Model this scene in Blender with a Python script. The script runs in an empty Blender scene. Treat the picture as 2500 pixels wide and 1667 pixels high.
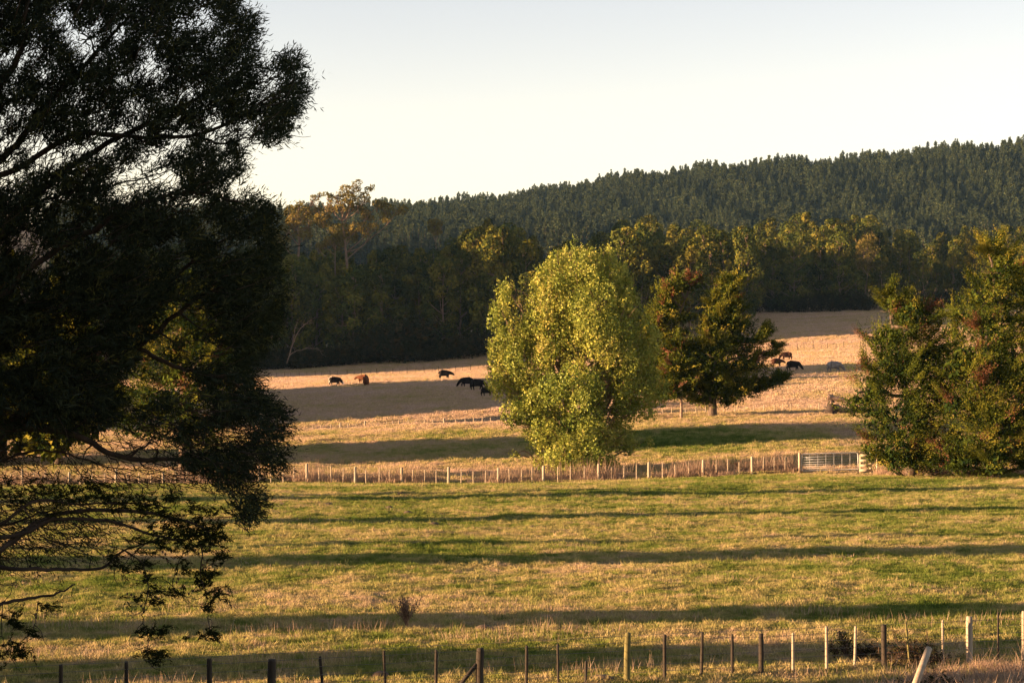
import bpy, math, random
import numpy as np
from mathutils import Vector, Matrix

# ------------------------------------------------------------------ camera, sky, sun, exposure
SC = bpy.context.scene
COL = SC.collection
F = 4861.0            # focal length in photo pixels (70 mm on a 36 mm wide, 2500 px frame)
CAMZ = 8.1
HOR = 882.0           # photo row of the horizon
SUN_EL, SUN_AZ = 7.5, 10.0      # degrees above the horizon, degrees behind the camera's left

cam = bpy.data.cameras.new("camera")
cam.lens = 70.0; cam.sensor_width = 36.0; cam.clip_start = 0.1; cam.clip_end = 20000
camo = bpy.data.objects.new("camera", cam); COL.objects.link(camo)
camo.location = (0, 0, CAMZ)
camo.rotation_euler = (math.radians(90) + math.atan((HOR - 833.5) / F), 0, 0)
SC.camera = camo

w = bpy.data.worlds.new("World"); SC.world = w; w.use_nodes = True
nt = w.node_tree; nt.nodes.clear()
sky = nt.nodes.new("ShaderNodeTexSky"); sky.sky_type = 'NISHITA'; sky.sun_disc = False
sky.sun_elevation = math.radians(SUN_EL)
sky.sun_rotation = math.radians(270 - SUN_AZ)
sky.air_density = 0.85; sky.dust_density = 0.05; sky.ozone_density = 0.0; sky.altitude = 0
bg = nt.nodes.new("ShaderNodeBackground"); bg.inputs[1].default_value = 0.0585
wo = nt.nodes.new("ShaderNodeOutputWorld")
wt = nt.nodes.new("ShaderNodeMix"); wt.data_type = 'RGBA'; wt.blend_type = 'MULTIPLY'; wt.inputs[0].default_value = 1.0
wt.inputs[7].default_value = (1.20, 0.962, 0.965, 1)
nt.links.new(sky.outputs[0], wt.inputs[6]); nt.links.new(wt.outputs[2], bg.inputs[0]); nt.links.new(bg.outputs[0], wo.inputs[0])

sl = bpy.data.lights.new("sun", 'SUN'); sl.energy = 5.0; sl.angle = math.radians(0.5)
sl.color = (1.0, 0.62, 0.34)
so = bpy.data.objects.new("sun", sl); COL.objects.link(so)
_a, _e = math.radians(SUN_AZ), math.radians(SUN_EL)
LDIR = Vector((math.cos(_a) * math.cos(_e), math.sin(_a) * math.cos(_e), -math.sin(_e)))
so.rotation_euler = LDIR.to_track_quat('-Z', 'Y').to_euler()
so.location = (-60, -20, 60)

SC.view_settings.view_transform = 'Standard'; SC.view_settings.look = 'None'
SC.view_settings.exposure = 2.3; SC.view_settings.gamma = 1.0
SC.view_settings.use_curve_mapping = False
SC.cycles.max_bounces = 5; SC.cycles.diffuse_bounces = 3; SC.cycles.transmission_bounces = 3
SC.cycles.volume_bounces = 0; SC.cycles.transparent_max_bounces = 4
SC.cycles.use_denoising = True

RNG = np.random.default_rng(7)

# ------------------------------------------------------------------ small helpers
def W(px, py, d):
    return np.array([(px - 1250.0) / F * d, d, CAMZ + (HOR - py) / F * d])

def tag(o, label=None, cat=None, group=None, kind=None):
    if label: o["label"] = label
    if cat: o["category"] = cat
    if group: o["group"] = group
    if kind: o["kind"] = kind
    return o

def empty(name, loc=(0, 0, 0), rz=0.0):
    o = bpy.data.objects.new(name, None); COL.objects.link(o)
    o.location = tuple(float(v) for v in loc); o.rotation_euler = (0, 0, rz); o.empty_display_size = 0.3
    return o

def link(name, me, parent=None, loc=None):
    o = bpy.data.objects.new(name, me); COL.objects.link(o)
    if parent is not None: o.parent = parent
    if loc is not None: o.location = tuple(float(v) for v in loc)
    return o

def unit(v):
    v = np.asarray(v, float)
    return v / np.maximum(np.linalg.norm(v, axis=-1, keepdims=True), 1e-9)

class MB:
    """collects quads and triangles from numpy arrays; one mesh per build()"""
    def __init__(s): s.v = []; s.q = []; s.t = []; s.n = 0; s.qa = []; s.ta = []
    def add(s, v, q=None, t=None, a=0.5):
        v = np.asarray(v, np.float32).reshape(-1, 3); s.v.append(v)
        if q is not None and len(q):
            q = np.asarray(q, np.int32).reshape(-1, 4); s.q.append(q + s.n)
            s.qa.append(np.broadcast_to(np.asarray(a, np.float32), (len(q),)))
        if t is not None and len(t):
            t = np.asarray(t, np.int32).reshape(-1, 3); s.t.append(t + s.n)
            s.ta.append(np.broadcast_to(np.asarray(a, np.float32), (len(t),)))
        s.n += len(v)
    def mesh(s, name, mat, smooth=False):
        me = bpy.data.meshes.new(name)
        v = np.concatenate(s.v) if s.v else np.zeros((0, 3), np.float32)
        q = np.concatenate(s.q) if s.q else np.zeros((0, 4), np.int32)
        t = np.concatenate(s.t) if s.t else np.zeros((0, 3), np.int32)
        me.vertices.add(len(v)); me.vertices.foreach_set("co", v.ravel())
        nl = len(q) * 4 + len(t) * 3
        me.loops.add(nl)
        me.loops.foreach_set("vertex_index", np.concatenate([q.ravel(), t.ravel()]).astype(np.int32))
        me.polygons.add(len(q) + len(t))
        ls = np.concatenate([np.arange(len(q)) * 4, len(q) * 4 + np.arange(len(t)) * 3]).astype(np.int32)
        me.polygons.foreach_set("loop_start", ls)
        if smooth: me.polygons.foreach_set("use_smooth", np.ones(len(ls), bool))
        me.update(calc_edges=True)
        at = me.attributes.new("tint", 'FLOAT', 'FACE')
        av = np.concatenate([np.concatenate(x) for x in (s.qa, s.ta) if x]) if (s.qa or s.ta) else np.zeros(0)
        at.data.foreach_set("value", av.astype(np.float32))
        if mat is not None: me.materials.append(mat)
        return me
    def build(s, name, mat, parent=None, smooth=False):
        return link(name, s.mesh(name, mat, smooth), parent)
    # shapes
    def tube(s, pts, rad, sides=6, cap=True, a=0.5):
        pts = np.asarray(pts, float); n = len(pts)
        rad = np.broadcast_to(np.asarray(rad, float), (n,))
        tan = unit(np.gradient(pts, axis=0))
        up = np.array([0, 0, 1.0]) if abs(tan[0][2]) < 0.9 else np.array([1.0, 0, 0])
        sd = unit(np.cross(tan, up)); bn = np.cross(tan, sd)
        ang = np.arange(sides) / sides * 2 * math.pi
        ring = (sd[:, None, :] * np.cos(ang)[None, :, None] + bn[:, None, :] * np.sin(ang)[None, :, None]) * rad[:, None, None] + pts[:, None, :]
        i = np.arange(n - 1)[:, None]; j = np.arange(sides)[None, :]
        k = (j + 1) % sides
        q = np.stack([i * sides + j, i * sides + k, (i + 1) * sides + k, (i + 1) * sides + j], -1).reshape(-1, 4)
        v = ring.reshape(-1, 3); t = None
        if cap:
            v = np.concatenate([v, pts[-1:], pts[:1]]); c = n * sides
            jj = np.arange(sides); kk = (jj + 1) % sides
            t = np.concatenate([np.stack([(n - 1) * sides + jj, (n - 1) * sides + kk, np.full(sides, c)], -1),
                                np.stack([kk, jj, np.full(sides, c + 1)], -1)])
        s.add(v, q, t, a)
    def box(s, c, size, rot=None, a=0.5):
        x, y, z = np.asarray(size, float) / 2
        v = np.array([[-x, -y, -z], [x, -y, -z], [x, y, -z], [-x, y, -z], [-x, -y, z], [x, -y, z], [x, y, z], [-x, y, z]])
        if rot is not None: v = v @ np.asarray(rot).T
        q = [[0, 3, 2, 1], [4, 5, 6, 7], [0, 1, 5, 4], [1, 2, 6, 5], [2, 3, 7, 6], [3, 0, 4, 7]]
        s.add(v + np.asarray(c), q, None, a)
    def leaves(s, c, d, L, Wd, tint, rng, bend=0.12, nrm=None):
        """diamond leaves: base c, direction d, length L, width Wd"""
        c = np.asarray(c, float); d = unit(d); n = len(c)
        if n == 0: return
        L = np.broadcast_to(np.asarray(L, float), (n,))[:, None]; Wd = np.broadcast_to(np.asarray(Wd, float), (n,))[:, None]
        r = unit(np.cross(d, unit(rng.normal(size=(n, 3)) if nrm is None else nrm))); nn = np.cross(d, r)
        mid = c + d * L * 0.45 + nn * L * bend
        v = np.stack([c, mid + r * Wd * 0.5, c + d * L, mid - r * Wd * 0.5], 1)
        q = np.arange(n * 4).reshape(-1, 4)
        s.add(v, q, None, tint)

def smooth_path(pts, n=8, wob=0.0, rng=RNG):
    """Catmull-Rom through points"""
    P = np.asarray(pts, float)
    P = np.concatenate([[2 * P[0] - P[1]], P, [2 * P[-1] - P[-2]]])
    out = []
    for i in range(1, len(P) - 2):
        for t in np.linspace(0, 1, n, endpoint=False):
            a, b, c, d = P[i - 1], P[i], P[i + 1], P[i + 2]
            out.append(0.5 * ((2 * b) + (-a + c) * t + (2 * a - 5 * b + 4 * c - d) * t ** 2 + (-a + 3 * b - 3 * c + d) * t ** 3))
    out.append(P[-2]); out = np.array(out)
    if wob: out[1:-1] += rng.normal(size=(len(out) - 2, 3)) * wob
    return out

# ------------------------------------------------------------------ materials
def mat_new(name):
    m = bpy.data.materials.new(name); m.use_nodes = True
    nt = m.node_tree; nt.nodes.clear()
    out = nt.nodes.new("ShaderNodeOutputMaterial")
    return m, nt, out

def N(nt, typ, **kw):
    n = nt.nodes.new(typ)
    for k, v in kw.items(): setattr(n, k, v)
    return n

def ramp(nt, fac, stops):
    r = N(nt, "ShaderNodeValToRGB")
    e = r.color_ramp.elements
    while len(e) < len(stops): e.new(0.5)
    for el, (p, c) in zip(e, stops): el.position = p; el.color = (*c, 1)
    if fac is not None: nt.links.new(fac, r.inputs[0])
    return r.outputs[0]

def noise(nt, scale, detail=3.0, rough=0.55, vec=None):
    n = N(nt, "ShaderNodeTexNoise"); n.inputs["Scale"].default_value = scale
    n.inputs["Detail"].default_value = detail; n.inputs["Roughness"].default_value = rough
    if vec is not None: nt.links.new(vec, n.inputs["Vector"])
    return n.outputs[0]

def math_(nt, op, a, b=None, clamp=False):
    n = N(nt, "ShaderNodeMath", operation=op); n.use_clamp = clamp
    for i, x in enumerate((a, b)):
        if x is None: continue
        if isinstance(x, (int, float)): n.inputs[i].default_value = x
        else: nt.links.new(x, n.inputs[i])
    return n.outputs[0]

def mixc(nt, f, a, b):
    n = N(nt, "ShaderNodeMix", data_type='RGBA')
    for i, x in ((0, f), (6, a), (7, b)):
        if isinstance(x, (int, float)): n.inputs[i].default_value = x
        elif isinstance(x, tuple): n.inputs[i].default_value = (*x, 1)
        else: nt.links.new(x, n.inputs[i])
    return n.outputs[2]

def maprange(nt, x, a, b, c=0.0, d=1.0, smooth=True):
    n = N(nt, "ShaderNodeMapRange"); n.interpolation_type = 'SMOOTHSTEP' if smooth else 'LINEAR'
    nt.links.new(x, n.inputs[0])
    for i, v in zip((1, 2, 3, 4), (a, b, c, d)): n.inputs[i].default_value = v
    return n.outputs[0]

def foliage_mat(name, stops, transl=0.25, rough=0.6, spec=0.0, vary=0.0):
    m, nt, out = mat_new(name)
    at = N(nt, "ShaderNodeAttribute", attribute_name="tint")
    c = ramp(nt, at.outputs["Fac"], stops)
    if vary:
        oi = N(nt, "ShaderNodeObjectInfo"); k = maprange(nt, oi.outputs["Random"], 0, 1, 1 - vary, 1 + vary, False)
        v = N(nt, "ShaderNodeVectorMath", operation='SCALE'); nt.links.new(c, v.inputs[0]); nt.links.new(k, v.inputs["Scale"]); c = v.outputs[0]
    d = N(nt, "ShaderNodeBsdfDiffuse"); nt.links.new(c, d.inputs[0])
    t = N(nt, "ShaderNodeBsdfTranslucent"); nt.links.new(c, t.inputs[0])
    mx = N(nt, "ShaderNodeMixShader"); mx.inputs[0].default_value = transl
    nt.links.new(d.outputs[0], mx.inputs[1]); nt.links.new(t.outputs[0], mx.inputs[2])
    s = mx.outputs[0]
    if spec > 0:
        g = N(nt, "ShaderNodeBsdfGlossy"); g.inputs["Roughness"].default_value = rough; g.inputs[0].default_value = (1, 1, 1, 1)
        m2 = N(nt, "ShaderNodeMixShader"); m2.inputs[0].default_value = spec
        nt.links.new(s, m2.inputs[1]); nt.links.new(g.outputs[0], m2.inputs[2]); s = m2.outputs[0]
    nt.links.new(s, out.inputs[0])
    return m

def rough_mat(name, c1, c2, scale=8.0, bump=0.3, rough=0.85, stretch=(1, 1, 1), metal=0.0):
    m, nt, out = mat_new(name)
    tc = N(nt, "ShaderNodeTexCoord"); mp = N(nt, "ShaderNodeMapping"); mp.inputs["Scale"].default_value = stretch
    nt.links.new(tc.outputs["Object"], mp.inputs[0])
    n = noise(nt, scale, 5, 0.6, mp.outputs[0])
    c = ramp(nt, n, [(0.3, c1), (0.7, c2)])
    b = N(nt, "ShaderNodeBsdfPrincipled"); nt.links.new(c, b.inputs["Base Color"])
    b.inputs["Roughness"].default_value = rough; b.inputs["Metallic"].default_value = metal
    if "Specular IOR Level" in b.inputs: b.inputs["Specular IOR Level"].default_value = 0.25
    if bump:
        bp = N(nt, "ShaderNodeBump"); bp.inputs["Strength"].default_value = bump; bp.inputs["Distance"].default_value = 0.02
        nt.links.new(n, bp.inputs["Height"]); nt.links.new(bp.outputs[0], b.inputs["Normal"])
    nt.links.new(b.outputs[0], out.inputs[0])
    return m

def pasture_color(nt):
    """colour of the sward at a place: green and straw patches, drier in the far paddocks, forest floor on the hill"""
    g = N(nt, "ShaderNodeNewGeometry")
    P = g.outputs["Position"]
    sx = N(nt, "ShaderNodeSeparateXYZ"); nt.links.new(P, sx.inputs[0])
    Y = sx.outputs[1]; X = sx.outputs[0]
    n1 = noise(nt, 0.10, 3, 0.6, P); n2 = noise(nt, 0.9, 4, 0.65, P)
    n3 = noise(nt, 0.03, 2, 0.5, P)
    mean = math_(nt, 'ADD', maprange(nt, Y, 138, 150, 0.0, 0.26), maprange(nt, Y, 195, 230, 0.0, 0.16))
    near = maprange(nt, Y, 50, 130, 0.08, -0.03)
    mean = math_(nt, 'ADD', mean, near)
    # greener hollow in the middle paddock
    gx = math_(nt, 'MULTIPLY', math_(nt, 'SUBTRACT', X, 14.0), 1 / 16.0)
    gy = math_(nt, 'MULTIPLY', math_(nt, 'SUBTRACT', Y, 181.0), 1 / 17.0)
    rr = math_(nt, 'ADD', math_(nt, 'MULTIPLY', gx, gx), math_(nt, 'MULTIPLY', gy, gy))
    green = maprange(nt, rr, 0.0, 1.3, 0.34, 0.0)
    f = math_(nt, 'ADD', math_(nt, 'MULTIPLY', n1, 0.95), math_(nt, 'MULTIPLY', n2, 1.25))
    f = math_(nt, 'ADD', f, math_(nt, 'MULTIPLY', n3, 0.35))
    f = math_(nt, 'ADD', f, math_(nt, 'SUBTRACT', mean, 0.89))
    f = math_(nt, 'SUBTRACT', f, green, clamp=True)
    col = ramp(nt, f, [(0.08, (0.07, 0.115, 0.02)), (0.30, (0.175, 0.205, 0.045)), (0.50, (0.37, 0.31, 0.12)),
                       (0.74, (0.48, 0.345, 0.215)), (1.0, (0.54, 0.385, 0.29))])
    floor_ = maprange(nt, Y, 880, 980, 0, 1)
    return mixc(nt, floor_, col, (0.03, 0.032, 0.015)), g

def grass_mat(name, tone=(1, 1, 1), transl=0.3):
    m, nt, out = mat_new(name)
    c, g = pasture_color(nt)
    at = N(nt, "ShaderNodeAttribute", attribute_name="tint")
    k = maprange(nt, at.outputs["Fac"], 0, 1, 0.7, 1.3, False)
    v = N(nt, "ShaderNodeVectorMath", operation='SCALE'); nt.links.new(c, v.inputs[0]); nt.links.new(k, v.inputs["Scale"])
    v2 = N(nt, "ShaderNodeVectorMath", operation='MULTIPLY'); nt.links.new(v.outputs[0], v2.inputs[0]); v2.inputs[1].default_value = tone
    d = N(nt, "ShaderNodeBsdfDiffuse"); nt.links.new(v2.outputs[0], d.inputs[0])
    t = N(nt, "ShaderNodeBsdfTranslucent"); nt.links.new(v2.outputs[0], t.inputs[0])
    mx = N(nt, "ShaderNodeMixShader"); mx.inputs[0].default_value = transl
    nt.links.new(d.outputs[0], mx.inputs[1]); nt.links.new(t.outputs[0], mx.inputs[2])
    nt.links.new(mx.outputs[0], out.inputs[0])
    return m

def ground_mat():
    m, nt, out = mat_new("pasture_ground")
    c, g = pasture_color(nt)
    v = N(nt, "ShaderNodeVectorMath", operation='SCALE'); nt.links.new(c, v.inputs[0]); v.inputs["Scale"].default_value = 0.8
    d = N(nt, "ShaderNodeBsdfDiffuse"); nt.links.new(v.outputs[0], d.inputs[0])
    n = noise(nt, 9.0, 6, 0.75, g.outputs["Position"])
    bp = N(nt, "ShaderNodeBump"); bp.inputs["Strength"].default_value = 1.0; bp.inputs["Distance"].default_value = 0.25
    nt.links.new(n, bp.inputs["Height"]); nt.links.new(bp.outputs[0], d.inputs["Normal"])
    nt.links.new(d.outputs[0], out.inputs[0])
    return m

M = {}
M['ground'] = ground_mat()
M['grass'] = grass_mat("pasture_grass")
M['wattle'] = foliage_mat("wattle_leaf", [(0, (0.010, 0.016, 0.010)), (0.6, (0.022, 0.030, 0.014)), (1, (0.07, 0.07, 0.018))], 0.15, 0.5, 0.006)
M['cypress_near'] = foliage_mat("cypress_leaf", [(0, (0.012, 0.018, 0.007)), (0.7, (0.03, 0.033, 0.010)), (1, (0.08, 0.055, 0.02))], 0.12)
M['poplar'] = foliage_mat("poplar_leaf", [(0, (0.095, 0.14, 0.02)), (0.45, (0.20, 0.235, 0.04)), (0.85, (0.36, 0.35, 0.065)), (1, (0.40, 0.33, 0.09))], 0.22, 0.5, 0.01)
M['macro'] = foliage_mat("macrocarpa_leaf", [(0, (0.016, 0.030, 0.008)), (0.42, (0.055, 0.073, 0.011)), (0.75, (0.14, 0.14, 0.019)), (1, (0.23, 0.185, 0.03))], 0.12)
M['rust'] = foliage_mat("dead_macrocarpa_leaf", [(0, (0.09, 0.033, 0.018)), (0.6, (0.17, 0.07, 0.038)), (1, (0.24, 0.13, 0.075))], 0.15)
M['euc'] = foliage_mat("eucalypt_leaf", [(0, (0.014, 0.026, 0.009)), (0.5, (0.062, 0.072, 0.014)), (1, (0.17, 0.14, 0.024))], 0.14, vary=0.3)
M['gum'] = foliage_mat("gum_leaf", [(0, (0.055, 0.058, 0.016)), (0.5, (0.12, 0.102, 0.026)), (1, (0.20, 0.145, 0.045))], 0.22)
M['pine'] = foliage_mat("pine_needle", [(0, (0.022, 0.036, 0.019)), (0.5, (0.042, 0.056, 0.026)), (1, (0.075, 0.08, 0.03))], 0.08, vary=0.28)
M['scrub'] = foliage_mat("scrub_leaf", [(0, (0.014, 0.022, 0.009)), (0.6, (0.03, 0.032, 0.012)), (1, (0.07, 0.045, 0.016))], 0.2)
M['straw'] = foliage_mat("dry_straw", [(0, (0.20, 0.13, 0.085)), (0.5, (0.40, 0.275, 0.185)), (1, (0.56, 0.41, 0.29))], 0.35)
M['bark'] = rough_mat("bark", (0.05, 0.035, 0.025), (0.14, 0.10, 0.07), 5, 0.6, stretch=(1, 1, 0.2))
M['darkbark'] = rough_mat("dark_bark", (0.018, 0.013, 0.010), (0.06, 0.042, 0.03), 6, 0.6, stretch=(1, 1, 0.3))
M['palebark'] = rough_mat("pale_gum_bark", (0.10, 0.065, 0.045), (0.24, 0.17, 0.125), 1.5, 0.3, stretch=(1, 1, 0.3))
M['poplarbark'] = rough_mat("poplar_bark", (0.13, 0.085, 0.05), (0.26, 0.18, 0.11), 3, 0.4, stretch=(1, 1, 0.3))
M['post'] = rough_mat("weathered_post", (0.24, 0.19, 0.13), (0.40, 0.33, 0.24), 6, 0.4, stretch=(1, 1, 0.12))
M['brownshadepost'] = rough_mat("brown_shade_post", (0.018, 0.014, 0.011), (0.06, 0.046, 0.03), 7, 0.5, stretch=(1, 1, 0.12))  # dark brown; the shade on the left posts is put into this colour
M['lichenpost'] = rough_mat("lichened_post", (0.07, 0.062, 0.02), (0.19, 0.165, 0.06), 9, 0.4, stretch=(1, 1, 0.3))
M['timber'] = rough_mat("pale_timber", (0.32, 0.25, 0.165), (0.43, 0.35, 0.25), 5, 0.3)
M['wire'] = rough_mat("fence_wire", (0.10, 0.09, 0.08), (0.22, 0.20, 0.17), 4, 0.0, 0.6)
M['galv'] = rough_mat("galvanised_steel", (0.35, 0.35, 0.35), (0.5, 0.49, 0.47), 3, 0.0, 0.45, metal=0.3)
M['deadwood'] = rough_mat("dead_wood", (0.13, 0.08, 0.055), (0.32, 0.22, 0.155), 4, 0.4)
M['twig'] = rough_mat("brown_twig", (0.05, 0.03, 0.02), (0.13, 0.08, 0.05), 5, 0.2)
M['earth'] = rough_mat("bare_earth", (0.045, 0.03, 0.02), (0.10, 0.07, 0.045), 6, 0.8)
M['cone'] = rough_mat("seed_cone", (0.05, 0.03, 0.018), (0.13, 0.08, 0.05), 30, 0.5)

# ------------------------------------------------------------------ terrain
KN = [  # distance, [(photo column, photo row of the ground)]
    (54, [(0, 1611)]), (100, [(0, 1275.7)]), (128, [(0, 1192), (1100, 1191), (2000, 1186), (2500, 1183)]),
    (145, [(-500, 1192), (0, 1190), (300, 1188), (700, 1178), (1100, 1184), (1380, 1177), (1715, 1162), (1955, 1155), (2150, 1153), (3000, 1152)]),
    (178, [(0, 1118), (700, 1108), (1250, 1095), (1900, 1070), (2500, 1064)]),
    (212, [(0, 1066), (700, 1053), (1000, 1038), (1250, 1030), (1600, 1014), (1900, 1006), (2100, 1001), (2500, 995)]),
    (222, [(0, 1078), (700, 1066), (1000, 1051), (1250, 1042), (1600, 1024), (1900, 1012), (2500, 1000)]),
    (235, [(0, 1085), (700, 1075), (1000, 1058), (1250, 1046), (1600, 1022), (1900, 1003), (2500, 990)]),
    (270, [(0, 1030), (700, 1015), (1000, 1000), (1250, 985), (1600, 962), (1900, 950), (2500, 940)]),
    (324, [(0, 965), (700, 958), (900, 945), (1100, 935), (1250, 930), (1600, 915), (1935, 905), (2100, 900), (2500, 890)]),
    (450, [(0, 930), (700, 922), (850, 917), (1100, 908), (1250, 900), (1600, 880), (1960, 855), (2100, 848), (2500, 835)]),
    (520, [(0, 905), (700, 888), (1000, 862), (1180, 848), (1600, 830), (1900, 805), (2100, 798), (2500, 790)]),
    (650, [(0, 870), (700, 850), (1000, 830), (1250, 810), (1600, 790), (1850, 765), (2100, 757), (2500, 750)]),
    (800, [(0, 840), (700, 820), (1250, 780), (1850, 725), (2100, 718), (2500, 712)]),
    (1200, [(0, 700), (2500, 690)]), (1500, [(0, 600), (1000, 600), (1500, 585), (2500, 575)]),
    (1900, [(0, 565), (700, 572), (1000, 556), (1250, 535), (1500, 488), (1800, 455), (2100, 436), (2300, 412), (2500, 402), (3000, 380)]),
]
KD = [-400.0, 4.0, 26.0, 42.0] + [float(k[0]) for k in KN] + [2300.0, 3000.0, 4000.0]

def vnoise(x, y, seed):
    xi, yi = np.floor(x), np.floor(y); fx, fy = x - xi, y - yi; fx = fx * fx * (3 - 2 * fx); fy = fy * fy * (3 - 2 * fy)
    hsh = lambda a, b: np.mod(np.sin(a * 127.1 + b * 311.7 + seed * 74.7) * 43758.5453, 1.0)
    return (hsh(xi, yi) * (1 - fx) + hsh(xi + 1, yi) * fx) * (1 - fy) + (hsh(xi, yi + 1) * (1 - fx) + hsh(xi + 1, yi + 1) * fx) * fy - 0.5

def ground(X, Y):
    X = np.asarray(X, float); Y = np.asarray(Y, float)
    px = np.clip(1250 + F * X / np.maximum(Y, 20.0), -500, 3000)
    zs = [np.full(X.shape, 6.3), np.full(X.shape, 6.3), np.full(X.shape, 1.6), np.full(X.shape, 0.05)]
    for d, tab in KN:
        xs = [a for a, _ in tab]; ys = [b for _, b in tab]
        zs.append(CAMZ + (HOR - np.interp(px, xs, ys)) / F * d)
    zs.append(zs[-1] - 70); zs.append(zs[-1] - 60); zs.append(zs[-1] - 10)
    Z = np.stack(zs, 0); D = np.array(KD)
    sl = np.zeros_like(Z)
    dd = (D[1:] - D[:-1]).reshape(-1, *([1] * X.ndim))
    sec = (Z[1:] - Z[:-1]) / dd
    sl[1:-1] = np.where(sec[1:] * sec[:-1] > 0, 2 * sec[1:] * sec[:-1] / (sec[1:] + sec[:-1] + 1e-12), 0)
    k = np.clip(np.searchsorted(D, Y, side='right') - 1, 0, len(D) - 2)
    h = D[k + 1] - D[k]; t = np.clip((Y - D[k]) / h, 0, 1)
    tk = lambda A, kk: np.take_along_axis(A, kk[None], 0)[0]
    z = ((2 * t**3 - 3 * t**2 + 1) * tk(Z, k) + (t**3 - 2 * t**2 + t) * h * tk(sl, k)
         + (-2 * t**3 + 3 * t**2) * tk(Z, k + 1) + (t**3 - t**2) * h * tk(sl, k + 1))
    # hill shoulder beyond the left edge of the view (it shades the far wood)
    ss = lambda a, b, x: (lambda q: q * q * (3 - 2 * q))(np.clip((x - a) / (b - a), 0, 1))
    z = z + 62 * ss(385, 470, Y) * ss(-140, -230, X) * (1 + 0.30 * ss(505, 565, Y)) * ss(1000, 760, Y)
    # gentle unevenness of the paddocks
    amp = np.clip((Y - 44) / 30, 0, 1) * np.clip((900 - Y) / 300, 0, 1)
    fine = np.clip((300 - Y) / 100, 0.0, 1)
    z = z + amp * (0.16 * vnoise(X * .16, Y * .13, 1) + 0.08 * vnoise(X * .5 + 9, Y * .42, 2) + fine * 0.125 * vnoise(X * 1.1, Y * 1.0, 3) + fine * 0.07 * vnoise(X * 2.3, Y * 2.1, 4))
    return z

def gz(x, y): return float(ground(np.array([x]), np.array([y]))[0])

def hit(px, py, d0=46.0, d1=1000.0):
    """place on the ground seen at a photo position"""
    d = np.linspace(d0, d1, 4000)
    X = (px - 1250) / F * d
    row = HOR - (ground(X, d) - CAMZ) * F / d
    ok = np.where(row <= py)[0]
    i = ok[0] if len(ok) else len(d) - 1
    return np.array([X[i], d[i], gz(X[i], d[i])])

def at(px, d):
    x = (px - 1250) / F * d
    return np.array([x, d, gz(x, d)])

def axis(segs):
    out = []
    for a, b, s in segs: out += list(np.arange(a, b, s))
    out.append(segs[-1][1]); return np.array(out)

def build_ground():
    ax = axis([(-2600, -500, 60), (-500, -160, 12), (-160, -50, 3.0), (-50, 50, 0.6), (50, 160, 3.0), (160, 500, 12), (500, 2600, 60)])
    ay = axis([(-400, 0, 25), (0, 44, 4), (44, 150, 0.6), (150, 240, 1.3), (240, 480, 4), (480, 900, 10), (900, 2400, 30), (2400, 4000, 120)])
    XX, YY = np.meshgrid(ax, ay)
    ZZ = ground(XX.ravel(), YY.ravel())
    v = np.stack([XX.ravel(), YY.ravel(), ZZ], -1)
    nx, ny = len(ax), len(ay)
    i = np.arange(ny - 1)[:, None]; j = np.arange(nx - 1)[None]
    q = np.stack([i * nx + j, i * nx + j + 1, (i + 1) * nx + j + 1, (i + 1) * nx + j], -1).reshape(-1, 4)
    mb = MB(); mb.add(v, q)
    o = mb.build("ground", M['ground'], None, True)
    tag(o, "gently rolling paddocks running up to the wooded hill", None, None, "structure")
    return v[:, 2].min()
ZMIN = build_ground()

# ------------------------------------------------------------------ grass (instanced tufts)
def euler_align(nrm, th):
    n = unit(nrm); c, s = np.cos(th), np.sin(th)
    xa = np.stack([c, s, np.zeros_like(c)], -1); xa = unit(xa - n * (xa * n).sum(-1, keepdims=True)); ya = np.cross(n, xa)
    R = np.stack([xa, ya, n], -1)
    return np.stack([np.arctan2(R[:, 2, 1], R[:, 2, 2]), -np.arcsin(np.clip(R[:, 2, 0], -1, 1)), np.arctan2(R[:, 1, 0], R[:, 0, 0])], -1)

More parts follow.
